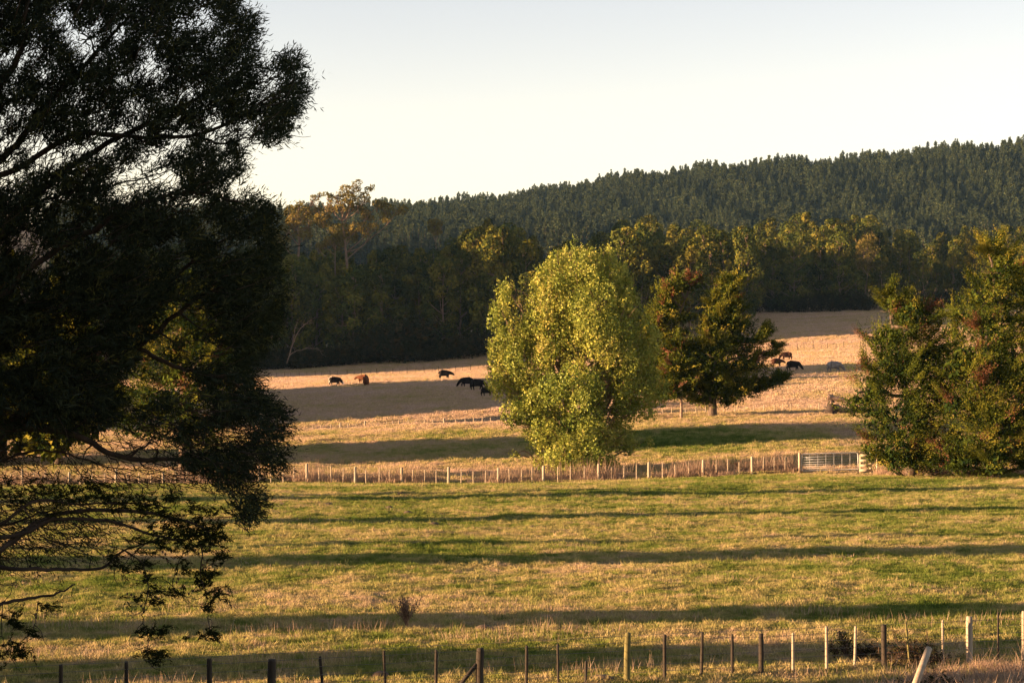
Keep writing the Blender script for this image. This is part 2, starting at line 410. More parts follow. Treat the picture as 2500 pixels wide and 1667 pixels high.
def scatter(name, label, pos, rot, scl, protos, kind="stuff"):
    """one object: the prototypes instanced at the points by geometry nodes"""
    me = bpy.data.meshes.new(name); n = len(pos)
    me.vertices.add(n); me.vertices.foreach_set("co", np.asarray(pos, np.float32).ravel())
    a = me.attributes.new("rot", 'FLOAT_VECTOR', 'POINT'); a.data.foreach_set("vector", np.asarray(rot, np.float32).ravel())
    a = me.attributes.new("scl", 'FLOAT', 'POINT'); a.data.foreach_set("value", np.asarray(scl, np.float32))
    a = me.attributes.new("pick", 'INT', 'POINT'); a.data.foreach_set("value", RNG.integers(0, len(protos), n).astype(np.int32))
    o = link(name, me)
    pc = bpy.data.collections.new(name + "_kinds")
    for p in protos: pc.objects.link(bpy.data.objects.new(name + "_kind", p))
    ng = bpy.data.node_groups.new(name, 'GeometryNodeTree')
    ng.interface.new_socket("Geometry", in_out='INPUT', socket_type='NodeSocketGeometry')
    ng.interface.new_socket("Geometry", in_out='OUTPUT', socket_type='NodeSocketGeometry')
    gi = ng.nodes.new("NodeGroupInput"); go = ng.nodes.new("NodeGroupOutput")
    iop = ng.nodes.new("GeometryNodeInstanceOnPoints"); ci = ng.nodes.new("GeometryNodeCollectionInfo")
    ci.inputs[0].default_value = pc; ci.inputs[1].default_value = True; ci.inputs[2].default_value = True
    def na(nm, ty):
        x = ng.nodes.new("GeometryNodeInputNamedAttribute"); x.data_type = ty; x.inputs[0].default_value = nm; return x.outputs[0]
    L = ng.links.new
    L(gi.outputs[0], iop.inputs["Points"]); L(ci.outputs[0], iop.inputs["Instance"])
    iop.inputs["Pick Instance"].default_value = True
    L(na("pick", 'INT'), iop.inputs["Instance Index"])
    L(na("rot", 'FLOAT_VECTOR'), iop.inputs["Rotation"]); L(na("scl", 'FLOAT'), iop.inputs["Scale"])
    L(iop.outputs[0], go.inputs[0])
    md = o.modifiers.new("scatter", 'NODES'); md.node_group = ng
    tag(o, label, None, None, kind)
    return o

def tuft(name, R, n, h, wd, rng, mat, lean=0.45, clump=True, stems=0):
    """disc of grass blades"""
    mb = MB()
    r = R * np.sqrt(rng.random(n)); th = rng.random(n) * 2 * math.pi
    c = np.stack([r * np.cos(th), r * np.sin(th), np.full(n, -0.01)], -1)
    hh = np.full(n, 1.0)
    if clump:
        cs = rng.normal(size=(max(5, n // 70), 2)) * R * 0.6; st = rng.uniform(0.2, 1.0, len(cs)) ** 2 * 2.4
        dd = np.linalg.norm(c[:, None, :2] - cs[None], axis=-1)
        hh = 0.45 + (st[None] * np.exp(-(dd / (R * 0.13)) ** 2)).max(1)
    L = hh * rng.uniform(h[0], h[1], n)
    d = np.concatenate([rng.normal(size=(n, 2)) * lean, np.ones((n, 1))], -1)
    mb.leaves(c, d, L, wd * rng.uniform(0.6, 1.3, n), rng.random(n), rng, 0.05)
    return mb.mesh(name, mat)

def grid_points(inside, y0, y1, sp, rng, pxr=(-140, 2640)):
    ys = np.arange(y0, y1, sp); P = []
    for y in ys:
        xs = np.arange((pxr[0] - 1250) / F * y, (pxr[1] - 1250) / F * y, sp)
        P.append(np.stack([xs + rng.uniform(-.5, .5, len(xs)) * sp, y + rng.uniform(-.5, .5, len(xs)) * sp], -1))
    P = np.concatenate(P)
    if inside is not None: P = P[inside(P)]
    return P

def sward(name, label, P, protos, s=(0.8, 1.2), rng=RNG):
    x, y = P[:, 0], P[:, 1]; z = ground(x, y); e = 0.7
    nrm = np.stack([-(ground(x + e, y) - ground(x - e, y)) / (2 * e), -(ground(x, y + e) - ground(x, y - e)) / (2 * e), np.ones(len(x))], -1)
    return scatter(name, label, np.stack([x, y, z], -1), euler_align(nrm, rng.random(len(x)) * 6.283), rng.uniform(*s, len(x)), protos)

rg = np.random.default_rng(11)
fore = [tuft("short_tuft", 1.1, 1700, (0.05, 0.13), 0.016, rg, M['grass'], 0.5) for _ in range(5)]
sward("pasture_grass", "short green and straw coloured grass of the front paddock", grid_points(None, 42, 143, 0.95, rg), fore)
mid = [tuft("dry_tuft", 2.4, 2600, (0.07, 0.18), 0.03, rg, M['grass'], 0.45) for _ in range(4)]
sward("dry_pasture_grass", "dry tan grass of the middle paddock behind the gate", grid_points(None, 147, 236, 2.0, rg), mid)
far = [tuft("far_dry_tuft", 4.5, 3400, (0.08, 0.19), 0.055, rg, M['grass'], 0.4) for _ in range(4)]
sward("cattle_pasture_grass", "dry tan grass of the far cattle paddock", grid_points(None, 236, 560, 3.6, rg), far)
sward("hillside_pasture_grass", "shaded dry grass on the slope below the right wood", grid_points(None, 560, 860, 7.0, rg, (1500, 2640)), far, (1.2, 1.7))
# rough seed heads standing in the front paddock
seed = [tuft("seed_stems", 0.7, 26, (0.22, 0.5), 0.009, rg, M['straw'], 0.25, False) for _ in range(4)]
Ps = grid_points(lambda p: (np.sin(p[:, 0] * 0.7 + np.sin(p[:, 1] * 0.9) * 2) + np.sin(p[:, 1] * 1.1 + p[:, 0] * 0.2) > 0.55), 44, 66, 1.0, rg)
sward("seed_head_grass", "thin straw seed stems standing above the short grass", Ps, seed)
Ps = grid_points(lambda p: (np.sin(p[:, 0] * 0.5 + np.sin(p[:, 1] * 0.4) * 2) + np.sin(p[:, 1] * 0.6 + p[:, 0] * 0.25) > 0.95), 66, 140, 1.3, rg)
strawt = [tuft("straw_tuft", 0.8, 160, (0.08, 0.26), 0.014, rg, M['straw'], 0.5) for _ in range(3)]
sward("straw_tussock_grass", "scattered pale straw tussocks across the front paddock", Ps, strawt)
# darker rank clumps where stock have fouled the ground
M['lush'] = foliage_mat("lush_clump", [(0, (0.035, 0.06, 0.012)), (0.6, (0.08, 0.11, 0.02)), (1, (0.2, 0.18, 0.05))], 0.25)
lush = [tuft("lush_clump", 0.42, 260, (0.10, 0.27), 0.015, rg, M['lush'], 0.45) for _ in range(3)]
Ps = grid_points(lambda p: rg.random(len(p)) < 0.28, 50, 142, 2.0, rg)
sward("lush_grass_clumps", "scattered darker green clumps of ungrazed grass in the front paddock", Ps, lush, (0.5, 1.3))
# rank dry grass along the middle fence
rank = [tuft("rank_tuft", 0.55, 190, (0.45, 0.95), 0.022, rg, M['straw'], 0.28) for _ in range(4)]
px = rg.uniform(-60, 1945, 2600); d = 145.7 + np.abs(rg.normal(size=2600)) * 1.1 - 0.4
keep = rg.random(2600) < 0.45 + 0.5 * np.sin(px * 0.021) * np.sin(px * 0.0063 + 1)
sward("rank_fence_grass", "tall pinkish dry grass along the middle fence line", np.stack([(px - 1250) / F * d, d], -1)[keep], rank, (0.75, 1.3))
px = rg.uniform(2140, 2600, 420); d = 143.6 + rg.normal(size=420) * 1.0
sward("rank_hedge_grass", "dry pinkish grass below the right cypresses", np.stack([(px - 1250) / F * d, d], -1), rank, (0.5, 0.95))
# bank behind the low crest fence
px = rg.uniform(900, 2200, 1500); d = 250 + (rg.random(1500) - .5) * 26 - (px - 900) * 0.006
bank = [tuft("bank_tuft", 1.2, 320, (0.18, 0.42), 0.035, rg, M['straw'], 0.3) for _ in range(3)]
sward("bank_grass", "shaggy dry grass on the low bank behind the small fence", np.stack([(px - 1250) / F * d, d], -1), bank)
# rough dry growth in the near right corner
px = rg.uniform(1720, 2640, 620); d = rg.uniform(44.5, 53.0, 620)
lim = np.interp(px, [1720, 1900, 2100, 2300, 2640], [46.2, 47.8, 49.5, 52.0, 53.5]); k = d < lim
roughg = [tuft("rough_tuft", 0.35, 150, (0.22, 0.62), 0.010, rg, M['straw'], 0.4) for _ in range(4)]
sward("rough_corner_grass", "rough straw grass in the near right corner by the fence", np.stack([(px - 1250) / F * d, d], -1)[k], roughg)

# ------------------------------------------------------------------ tree building
def blob_clumps(rng, C, R, n, inner=0.45, up=0.0):
    """points in the outer shell of ellipsoids C (k,3) with radii R (k,3), share by size; returns points, outward dirs, blob index"""
    C = np.asarray(C, float); R = np.asarray(R, float)
    p = R.prod(1) ** (2 / 3); p = p / p.sum()
    b = rng.choice(len(C), n, p=p)
    u = unit(rng.normal(size=(n, 3)) + np.array([0, 0, up]))
    r = (inner + (1 - inner) * rng.random(n) ** 0.6)[:, None]
    return C[b] + u * R[b] * r, u, b

def pads(rng, P, U, b, per, rad, flat=0.5):
    """each point becomes a pad of `per` points: branch ends carry their foliage in flattened tufts"""
    n = len(P); off = rng.normal(size=(n, per, 3)) * np.array([rad, rad, rad * flat]) * rng.uniform(.6, 1.3, (n, 1, 1))
    return (P[:, None] + off).reshape(-1, 3), unit(np.repeat(U, per, 0) + off.reshape(-1, 3) * .5 / rad), np.repeat(b, per), np.repeat(rng.uniform(-.3, .3, n), per)

def inside_depth(P, C, R, own):
    """how deep each point sits inside the other blobs"""
    C = np.asarray(C); R = np.asarray(R); res = np.empty(len(P))
    for a in range(0, len(P), 4000):
        q = sum(((P[a:a + 4000, k, None] - C[None, :, k]) / R[None, :, k]) ** 2 for k in range(3))
        q[np.arange(len(q)), own[a:a + 4000]] = 9; res[a:a + 4000] = q.min(1)
    return res

def sprays(mb, rng, P, D, k, L, leafL, leafW, tint, spread=0.6, droop=0.0, jit=0.15):
    """plumes: k leaves along a short twig starting at P in direction D"""
    n = len(P); D = unit(D)
    t = np.tile(np.linspace(0.0, 1.0, k), (n, 1)) + rng.uniform(-.04, .04, (n, k))
    Ln = (np.broadcast_to(np.asarray(L, float), (n,)))[:, None]
    base = P[:, None] + D[:, None] * (t * Ln)[..., None]
    base[..., 2] -= droop * (t ** 2) * Ln
    rad = unit(rng.normal(size=(n, k, 3)))
    dirs = D[:, None] * 0.8 + rad * spread; dirs[..., 2] -= droop * 0.6 * t
    base = base + rng.normal(size=base.shape) * jit * Ln[..., None] * 0.5
    sz = (1.1 - 0.5 * t) * rng.uniform(0.7, 1.25, (n, k))
    tt = np.clip(np.broadcast_to(np.asarray(tint, float).reshape(-1, 1), (n, k)) + rng.uniform(-.15, .15, (n, k)), 0, 1)
    mb.leaves(base.reshape(-1, 3), dirs.reshape(-1, 3), (sz * leafL).ravel(), (sz * leafW).ravel(), tt.ravel(), rng)

def shell_leaves(mb, rng, C, R, n, L, Wd, bt, loose=.45, inner=.82, up=.25, shade=None):
    """leaf clusters lying over rounded heads, facing outward so that each head reads as a dome"""
    P, U, b = blob_clumps(rng, C, R, n, inner, up)
    q = inside_depth(P, C, R, b); k = (q > .55) | (rng.random(len(P)) < .12); P, U, b = P[k], U[k], b[k]
    P = P + rng.normal(size=P.shape) * R[b] * .07
    nr = unit(U + rng.normal(size=P.shape) * loose); t = unit(np.cross(nr, rng.normal(size=P.shape)))
    s = rng.uniform(.55, 1.3, len(P))
    mb.leaves(P - t * L * .4 * s[:, None], t, L * s, Wd * s, np.clip(bt[b] + rng.uniform(-.22, .22, len(P)), 0, 1), rng, .06, nr)

def limb(mb, a, b, r0, r1, rng, sag=0.1, n=5, sides=5):
    a = np.asarray(a, float); b = np.asarray(b, float); L = np.linalg.norm(b - a)
    m1 = a * 0.62 + b * 0.38 + rng.normal(size=3) * 0.05 * L; m1[2] -= sag * L * 0.4
    m2 = a * 0.28 + b * 0.72 + rng.normal(size=3) * 0.05 * L; m2[2] -= sag * L * 0.3
    p = smooth_path([a, m1, m2, b], n); mb.tube(p, np.linspace(r0, r1, len(p)), sides)
    return p

def px_blobs(blobs, d, base):
    """[(col,row,radius px[, depth offset m[, vertical stretch]])] -> centres, radii relative to base"""
    C, R = [], []
    for b in blobs:
        c, r, rp = b[:3]; dz = b[3] if len(b) > 3 else 0.0; vs = b[4] if len(b) > 4 else 1.0
        C.append(W(c, r, d + dz) - base); q = rp / F * d; R.append((q, q * 1.05, q * vs))
    return np.array(C), np.array(R)

def wood_parts(root, mb_trunk, mb_limbs, mat):
    if mb_trunk.n: mb_trunk.build("trunk", mat, root, True)
    if mb_limbs is not None and mb_limbs.n: tag(mb_limbs.build("limbs", mat, root, True), kind="stuff")

def make_poplar():
    rng = np.random.default_rng(21)
    d = 153.0; base = at(1385, d)
    root = empty("poplar_tree", base)
    tag(root, "tall bright yellow-green poplar standing alone behind the middle fence", "tree")
    bl = []
    for (x, y, r, vs) in [(1398, 662, 46, 1.1), (1355, 700, 48, 1.2), (1430, 680, 48, 1.1), (1460, 690, 44, 1.5), (1510, 715, 40, 1.6), (1375, 760, 62, 1.2), (1450, 770, 66, 1.2), (1525, 790, 50, 1.4), (1320, 760, 34, 1.5),
                          (1238, 735, 30, 1.5), (1228, 790, 38, 1.3), (1262, 800, 40, 1.4), (1300, 830, 46, 1.2), (1222, 860, 42, 1.2), (1275, 890, 60, 1.0), (1360, 860, 66, 1.1), (1440, 870, 70, 1.1), (1520, 880, 62, 1.1),
                          (1580, 880, 40, 1.4), (1595, 950, 36, 1.1), (1238, 940, 48, .9), (1310, 970, 66, .9), (1400, 970, 76, .9), (1490, 975, 70, .9), (1560, 985, 48, .9), (1265, 1010, 44, .8), (1340, 1050, 60, .8), (1430, 1060, 64, .8),
                          (1505, 1065, 48, .8), (1300, 1085, 40, .8), (1370, 1105, 50, .8), (1440, 1120, 48, .7), (1325, 1130, 34, .7), (1410, 1140, 36, .6), (1480, 1120, 34, .6), (1340, 1142, 30, .5), (1380, 1148, 26, .5), (1445, 1146, 34, .5), (1490, 1140, 22, .5), (1576, 1078, 15, .8), (1540, 1090, 24, .8), (1268, 1115, 15, .6),
                          (1590, 830, 30, 1.5), (1560, 780, 34, 1.4), (1545, 900, 60, 1.1), (1470, 640, 30, 1.3), (1335, 720, 34, 1.3), (1330, 690, 34, 1.3), (1310, 720, 30, 1.3), (1500, 680, 34, 1.2), (1385, 622, 18, 1.5), (1410, 620, 18, 1.5), (1360, 640, 20, 1.4), (1478, 650, 15, 1.8), (1515, 668, 14, 1.8), (1545, 700, 14, 1.8), (1440, 630, 16, 1.5), (1243, 712, 14, 1.6)]:
        half = max(0.0, 5.2 - abs(x - 1400) / 33.0 * 0.55) * (1.0 if y > 720 else 0.55)
        for k in range(3 if r > 40 else 1):
            bl.append((x + rng.uniform(-8, 8), y + rng.uniform(-8, 8), r, rng.uniform(-half, half) if k else -half * rng.uniform(0.2, .8), vs))
    C, R = px_blobs(bl, d, base)
    tr, lm = MB(), MB()
    top = W(1395, 640, d) - base
    tp = smooth_path([(0, 0, -.3), (0.15, 0, 1.2), (0.2, .1, 4), (-.1, 0, 8), top], 6)
    tr.tube(tp, np.interp(np.arange(len(tp)), [0, 3, len(tp) - 1], [0.55, 0.42, 0.06]), 9)
    for c, r in zip(C, R):
        h = max(0.8, c[2] - 1.2 * np.hypot(c[0], c[1]) - 1.0)
        i = np.argmin(np.abs(tp[:, 2] - h)); e = c + np.array([0, 0, r[2] * 0.5])
        limb(lm, tp[i], e, 0.12, 0.02, rng, 0.12)
        for _ in range(2):
            u = unit(rng.normal(size=3) + np.array([0, 0, .7])); limb(lm, c * .75 + tp[i] * .25, c + u * r * .9, 0.04, 0.012, rng, 0.1, 3, 4)
    wood_parts(root, tr, lm, M['poplarbark'])
    mb = MB(); bt = rng.uniform(0.35, 0.7, len(C)); m = 7
    C2 = np.repeat(C, m, 0) + unit(rng.normal(size=(len(C) * m, 3)) + np.array([0, 0, .15])) * np.repeat(R, m, 0) * .72
    R2 = np.repeat(R, m, 0) * rng.uniform(.29, .48, (len(C) * m, 1)) * np.array([1, 1, 1.35]); b2 = np.repeat(bt, m) + rng.uniform(-.22, .25, len(C) * m)
    shell_leaves(mb, rng, C2, R2, 115000, .175, .16, b2, .8, .55, .1)
    P, U, b = blob_clumps(rng, C2, R2, 6500, .85, .3); D = unit(U * .5 + np.array([0, 0, .8]) + rng.normal(size=P.shape) * .35)
    sprays(mb, rng, P - D * .1, D, 9, rng.uniform(.3, .7, len(P)),   .14, .12, b2[b] + rng.uniform(-.1, .25, len(P)), 1.2, 0, .25)
    tag(mb.build("crown", M['poplar'], root), kind="stuff")
make_poplar()

def macro_tree(name, label, base, C, R, n, rng, trunk_r=0.4, spray=(0.7, 1.4), leaf=(0.17, 0.06), rust=0.07, k=17, lean=(0.25, 0, 0.25), group=None, bark='bark', rust_mat='rust', top=None, clear=0.0, dead_twigs=14, plumes=4.5, reach=1.5):
    root = empty(name, base); tag(root, label, "tree", group)
    tr, lm = MB(), MB()
    tz = C[:, 2].max() if top is None else top
    tx = C[np.argmax(C[:, 2])]
    tp = smooth_path([(0, 0, -.4), (0, 0, tz * .3), (tx[0] * .6, tx[1] * .6, tz * .65), (tx[0], tx[1], tz * .93)], 5)
    tr.tube(tp, np.linspace(trunk_r, 0.03, len(tp)), 8)
    for c, r in zip(C, R):
        h = max(clear, c[2] - 0.35 * np.hypot(c[0] , c[1]) - .2); i = np.argmin(np.abs(tp[:, 2] - h))
        limb(lm, tp[i], c + unit(c - tp[i]) * r * 0.5, trunk_r * .3, 0.03, rng, 0.08, 4)
    for _ in range(dead_twigs):
        c, r = C[rng.integers(len(C))], R[rng.integers(len(C))]
        u = unit(rng.normal(size=3) + np.array([0.3, -.6, 0.1])); limb(lm, c, c + u * r * rng.uniform(1.0, 1.35), 0.035, 0.012, rng, 0.15, 3, 4)
    wood_parts(root, tr, lm, M[bark])
    P, U, b = blob_clumps(rng, C, R, int(n * .235), 0.72)
    q = inside_depth(P, C, R, b); kk = (q > 0.5) | (rng.random(len(P)) < 0.15)
    P0 = P[kk]
    U0 = unit(U[kk] * np.array([1, 1, .7]) + np.array(lean) + rng.normal(size=(kk.sum(), 3)) * .18); per = 7; rad = spray[0] * .5
    off = rng.normal(size=(kk.sum(), per, 3)) * np.array([rad, rad, rad * .5]); off += U0[:, None] * rng.uniform(-1.5, 1.5, (kk.sum(), per, 1)) * rad
    P = (P0[:, None] + off).reshape(-1, 3); U = np.repeat(U0, per, 0); b = np.repeat(b[kk], per)
    pt = np.repeat(rng.uniform(-.28, .28, kk.sum()), per) + (off * U0[:, None]).sum(-1).ravel() / rad * .13  # tint rises outward: lit tips and dark gaps put into the colour
    # long plumes reaching out past the body of the crown
    nb = max(6, int(len(C) * plumes)); bi = rng.integers(0, len(C), nb); PU = []
    for i in bi:
        u = unit(np.array([rng.normal() * 1.0 + .1, rng.normal() * .8, rng.uniform(-.1, .9)])); ln = np.mean(R[i]) * rng.uniform(1.05, reach)
        tt = np.linspace(.5, 1, 9); cc = C[i] + u * ln * tt[:, None]; cc[:, 2] += ln * .18 * tt ** 2
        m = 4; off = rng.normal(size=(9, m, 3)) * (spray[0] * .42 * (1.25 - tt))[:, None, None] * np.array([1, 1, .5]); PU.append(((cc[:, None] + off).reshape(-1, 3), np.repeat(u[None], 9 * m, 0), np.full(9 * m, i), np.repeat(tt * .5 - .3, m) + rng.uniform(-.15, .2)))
    P = np.concatenate([P] + [x[0] for x in PU]); U = np.concatenate([U] + [x[1] for x in PU]); b = np.concatenate([b] + [x[2] for x in PU]); pt = np.concatenate([pt] + [x[3] for x in PU])
    D = unit(U + np.array([0, 0, .12]) + rng.normal(size=P.shape) * 0.16)
    # dead sprays come in patches
    cen = P[rng.integers(0, len(P), max(2, int(len(P) * rust / 22)))]
    dist = np.sqrt(((P[:, None] - cen[None]) ** 2).sum(-1)).min(1)
    dead = (dist < np.mean(R) * 0.34) & (rng.random(len(P)) < 0.75)
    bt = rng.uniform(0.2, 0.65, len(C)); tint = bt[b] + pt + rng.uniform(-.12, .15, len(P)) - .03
    L = rng.uniform(spray[0], spray[1], len(P))
    body = MB(); Cb = np.repeat(C, 3, 0) + rng.normal(size=(len(C) * 3, 3)) * np.repeat(R, 3, 0) * .38; shell_leaves(body, rng, Cb, np.repeat(R, 3, 0) * .58, int(n * 3.2), spray[0] * .55, spray[0] * .26, rng.uniform(.0, .4, len(Cb)), .7, .6)  # low tint range puts the shade inside the crown into the leaf colour
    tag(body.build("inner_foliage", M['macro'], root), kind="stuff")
    for sel, mat, nm in ((~dead, M['macro'], "foliage"), (dead, M[rust_mat], "dead_foliage")):
        if sel.sum() == 0: continue
        mb = MB(); sprays(mb, rng, P[sel] - D[sel] * L[sel][:, None] * .4, D[sel], k, L[sel], leaf[0], leaf[1], tint[sel] if nm == "foliage" else rng.random(sel.sum()), 0.34, -0.12)
        tag(mb.build(nm, mat, root), kind="stuff")
    return root

rm = np.random.default_rng(5)
# --- cypress group at the right edge
d = 141.0
base = at(2225, d); C, R = px_blobs([(2190, 760, 34, 1, 1.2), (2225, 800, 60, 0, 1), (2160, 850, 60, -1, .9), (2240, 860, 80, 1, .9), (2130, 930, 60, -1, .8), (2210, 940, 90, -2, .9),
    (2290, 900, 75, 1, .9), (2115, 990, 55, 0, .7), (2190, 1020, 80, -3, .8), (2280, 1000, 80, -1, .9), (2150, 1080, 50, -2, .7), (2225, 1100, 65, -3, .75), (2290, 1090, 60, -2, .8), (2170, 720, 16, 1, 1.6), (2260, 760, 22, 1, .8), (2190, 1130, 45, -3, .5), (2240, 1132, 48, -3, .5), (2290, 1132, 45, -2, .5), (2145, 1120, 34, -2, .6)], d, base); R = R * .86
macro_tree("macrocarpa_tree", "broad cypress beside the steel gate with rust brown dead tips", base, C, R, 2100, rm, 0.5, rust=0.12, dead_twigs=24)
base = at(2440, 150); C, R = px_blobs([(2425, 620, 36, 0, 1.3), (2445, 665, 60, 0, 1), (2400, 720, 62, -1, 1), (2475, 720, 60, 1, 1), (2360, 780, 58, -1, .9), (2430, 790, 80, 0, .9), (2500, 770, 75, 1, 1),
    (2340, 850, 60, 0, .9), (2420, 880, 90, 0, 1), (2510, 880, 85, 1, 1), (2550, 780, 70, 0, 1), (2460, 970, 90, 0, 1), (2570, 980, 80, 0, 1), (2380, 960, 70, 2, .9), (2520, 1070, 80, 0, .8)], 150, base); R = R * .86
macro_tree("macrocarpa_tree", "tallest cypress of the right edge group with ragged top", base, C, R, 2000, rm, 0.5, rust=0.07, dead_twigs=16)
base = at(2425, 137); C, R = px_blobs([(2410, 800, 40, 0, 1.1), (2390, 860, 58, 0, 1), (2450, 870, 62, 0, 1), (2360, 930, 58, -1, .9), (2430, 950, 85, -1, .9), (2510, 940, 62, 0, .9), (2350, 1010, 65, -1, .8),
    (2430, 1040, 85, -2, .8), (2520, 1030, 75, -1, .9), (2370, 1090, 60, -2, .7), (2450, 1105, 62, -2, .6), (2530, 1110, 60, -1, .6), (2320, 1110, 40, -1, .5), (2580, 960, 60, 0, 1), (2350, 1130, 48, -2, .5), (2420, 1130, 50, -3, .5), (2490, 1132, 50, -2, .5), (2300, 1130, 40, -1, .5)], 137, base); R = R * .86
macro_tree("macrocarpa_tree", "bushy front cypress at the right edge hiding the fence", base, C, R, 2000, rm, 0.5, rust=0.12, dead_twigs=20)
# --- cypresses behind the poplar
base = at(1740, 205); C, R = px_blobs([(1785, 695, 16, 0, 1.6), (1772, 730, 24, 0, 1.2), (1745, 745, 16, 0, 1), (1795, 755, 20, 0, 1), (1765, 785, 34, 0, .9), (1725, 800, 22, 0, .8), (1800, 800, 24, 1, .8), (1740, 840, 38, -1, .7), (1690, 850, 26, 0, .7), (1790, 850, 36, 1, .8), (1840, 830, 18, 0, .6), (1860, 815, 12, 0, .6),
    (1665, 895, 28, -1, .7), (1720, 895, 42, -1, .7), (1780, 905, 42, 0, .7), (1835, 890, 28, 0, .6), (1875, 865, 18, 0, .6), (1893, 845, 12, 0, 1.2), (1680, 945, 34, 0, .6), (1740, 950, 42, 0, .55), (1800, 955, 38, 0, .5), (1850, 945, 24, 0, .4), (1885, 935, 16, 0, .4), (1905, 925, 9, 0, .7), (1710, 975, 26, 0, .4), (1770, 978, 26, 0, .35)], 205, base)
macro_tree("macrocarpa_tree", "cypress with green and rust sprays right of the poplar", base, C, R, 1700, rm, 0.5, (0.9, 1.7), (0.29, 0.11), rust=0.09, clear=2.2, plumes=3.0, reach=1.25)
base = at(1585, 206); C, R = px_blobs([(1680, 690, 13, 0, .8), (1655, 695, 15, 0, .8), (1632, 720, 18, 0, 1), (1625, 755, 24, 0, .9), (1668, 775, 18, 0, .5), (1605, 795, 28, 0, .9), (1640, 815, 24, 0, .8), (1590, 850, 36, 0, 1), (1630, 870, 32, 0, .9), (1600, 920, 38, 0, .9), (1560, 920, 36, 0, .9), (1610, 960, 30, 0, .5)], 206, base)
macro_tree("macrocarpa_tree", "wind bent brown topped cypress peeping from behind the poplar", base, C, R, 1100, rm, 0.45, (0.9, 1.7), (0.29, 0.11), rust=0.30, clear=2.2, plumes=2.5, reach=1.2)
base = at(1663, 203); C, R = px_blobs([(1660, 860, 24, 0, 1.2), (1655, 900, 30, 0, 1), (1665, 935, 32, 0, .7), (1645, 960, 26, 0, .4)], 203, base)
macro_tree("macrocarpa_tree", "thin cypress with bare pale lower trunk between two larger ones", base, C, R, 260, rm, 0.16, (0.8, 1.6), (0.29, 0.11), rust=0.3, bark='deadwood', clear=1.0, dead_twigs=26)
# --- cypresses behind the near tree on the left
base = at(450, 150); C, R = px_blobs([(440, 740, 45, 0, 1.3), (420, 810, 60, 0, 1), (490, 820, 55, 0, 1), (390, 880, 70, 0, .9), (480, 890, 80, -1, .9), (545, 900, 50, 0, .9), (360, 960, 65, 0, .8), (440, 970, 85, -1, .8),
    (530, 980, 65, 0, .8), (350, 1030, 60, 0, .6), (430, 1050, 75, 0, .6), (520, 1060, 60, 0, .6), (570, 1000, 40, 0, .7)], 150, base)
macro_tree("macrocarpa_tree", "sunlit cypress with red sprays behind the dark near tree", base, C, R, 1900, rm, 0.5, rust=0.12, clear=1.6)

# --- generic cypress used for the shelter trees left of the view and other repeats
def generic_cypress(seed, h, w, n):
    rng = np.random.default_rng(seed); C, R = [], []
    for i in range(16):
        t = rng.uniform(0.12, 0.93) if i else 0.95
        wr = w * (1.05 - t) * 0.75; a = rng.random() * 6.28
        C.append((wr * np.cos(a), wr * np.sin(a), h * t)); q = w * (0.42 - 0.25 * t); R.append((q, q, q * 1.1))
    return np.array(C), np.array(R)

def copy_tree(o, loc, rz, s):
    c = o.copy(); COL.objects.link(c); c.location = tuple(float(v) for v in loc); c.rotation_euler = (0, 0, rz); c.scale = (s, s, s) if np.isscalar(s) else s
    for ch in list(o.children):
        k = ch.copy(); COL.objects.link(k); k.parent = c
    return c

C, R = generic_cypress(3, 15, 5.2, 0)
SH = [(-64, 51.2, (.75, .33, 1.45)), (-52, 44.8, (.8, .34, 1.35)), (-38, 41.0, (.7, .34, .8)), (-72, 69.4, (.8, .42, 1.6)), (-75, 75.6, (.6, .10, 1.1)),
      (-62, 92.2, (.6, .24, 1.1)), (-60, 108.6, (.6, .30, 1.05)), (-46, 114.6, (.6, .12, .6)),
      (-22, 19, 1.5), (-23, 25, 1.6), (-21, 30, 1.4), (-33, 24, 1.7), (-32, 17, 1.7), (-31, 30, 1.4), (-26, 13, 1.5)]
shelter = None
for i, (x, y, s) in enumerate(SH):
    p = (x, y, gz(x, y)); sv = (s, s, s) if np.isscalar(s) else s
    if shelter is None:
        shelter = macro_tree("shelter_cypress", "dense shelter cypress growing beyond the left edge of the view", p, C, R, 1500, np.random.default_rng(9), 0.4, (0.9, 1.6), (0.75, 0.5), 0.03, k=8, group="shelter cypresses beyond the left edge", dead_twigs=0)
        shelter.scale = sv
    else: copy_tree(shelter, p, i * 1.3 if np.isscalar(s) else 0, sv)
for i, (x, y, s) in enumerate([(-38, 167, .95), (-44, 172, 1.1), (-52, 175, 1.15), (-58, 168, 1.1)]):
    o = copy_tree(shelter, (x, y, gz(x, y)), i * 1.7, s)
    o["label"] = "cypress in the row behind the middle fence at far left"; o["group"] = "cypress row at far left behind the fence"
for i, (x, y, s) in enumerate([(-84, 226, 1.1), (-88, 234, 1.2), (-92, 252, 1.3), (-86, 259, 1.4), (-90, 266, 1.4), (-88, 273, 1.5), (-92, 280, 1.5), (-88, 287, 1.6), (-93, 294, 1.8), (-89, 301, 1.8), (-94, 308, 1.85), (-90, 316, 1.6), (-95, 327, .9), (-104, 256, 1.5), (-106, 270, 1.7), (-108, 286, 1.8), (-110, 300, 1.9), (-110, 312, 1.8)]):
    o = copy_tree(shelter, (x, y, gz(x, y)), i * 2.1, s)
    o["label"] = "tall cypress standing at the left end of the cattle paddock"; o["group"] = "cypresses at the left end of the cattle paddock"

# --- the dark near tree on the left
def in_poly(x, y, poly):
    x = np.asarray(x); y = np.asarray(y); c = np.zeros(x.shape, bool); n = len(poly)
    for i in range(n):
        x0, y0 = poly[i]; x1, y1 = poly[(i + 1) % n]
        cond = (y0 > y) != (y1 > y)
        c ^= cond & (x < (x1 - x0) * (y - y0) / (y1 - y0 + 1e-9) + x0)
    return c

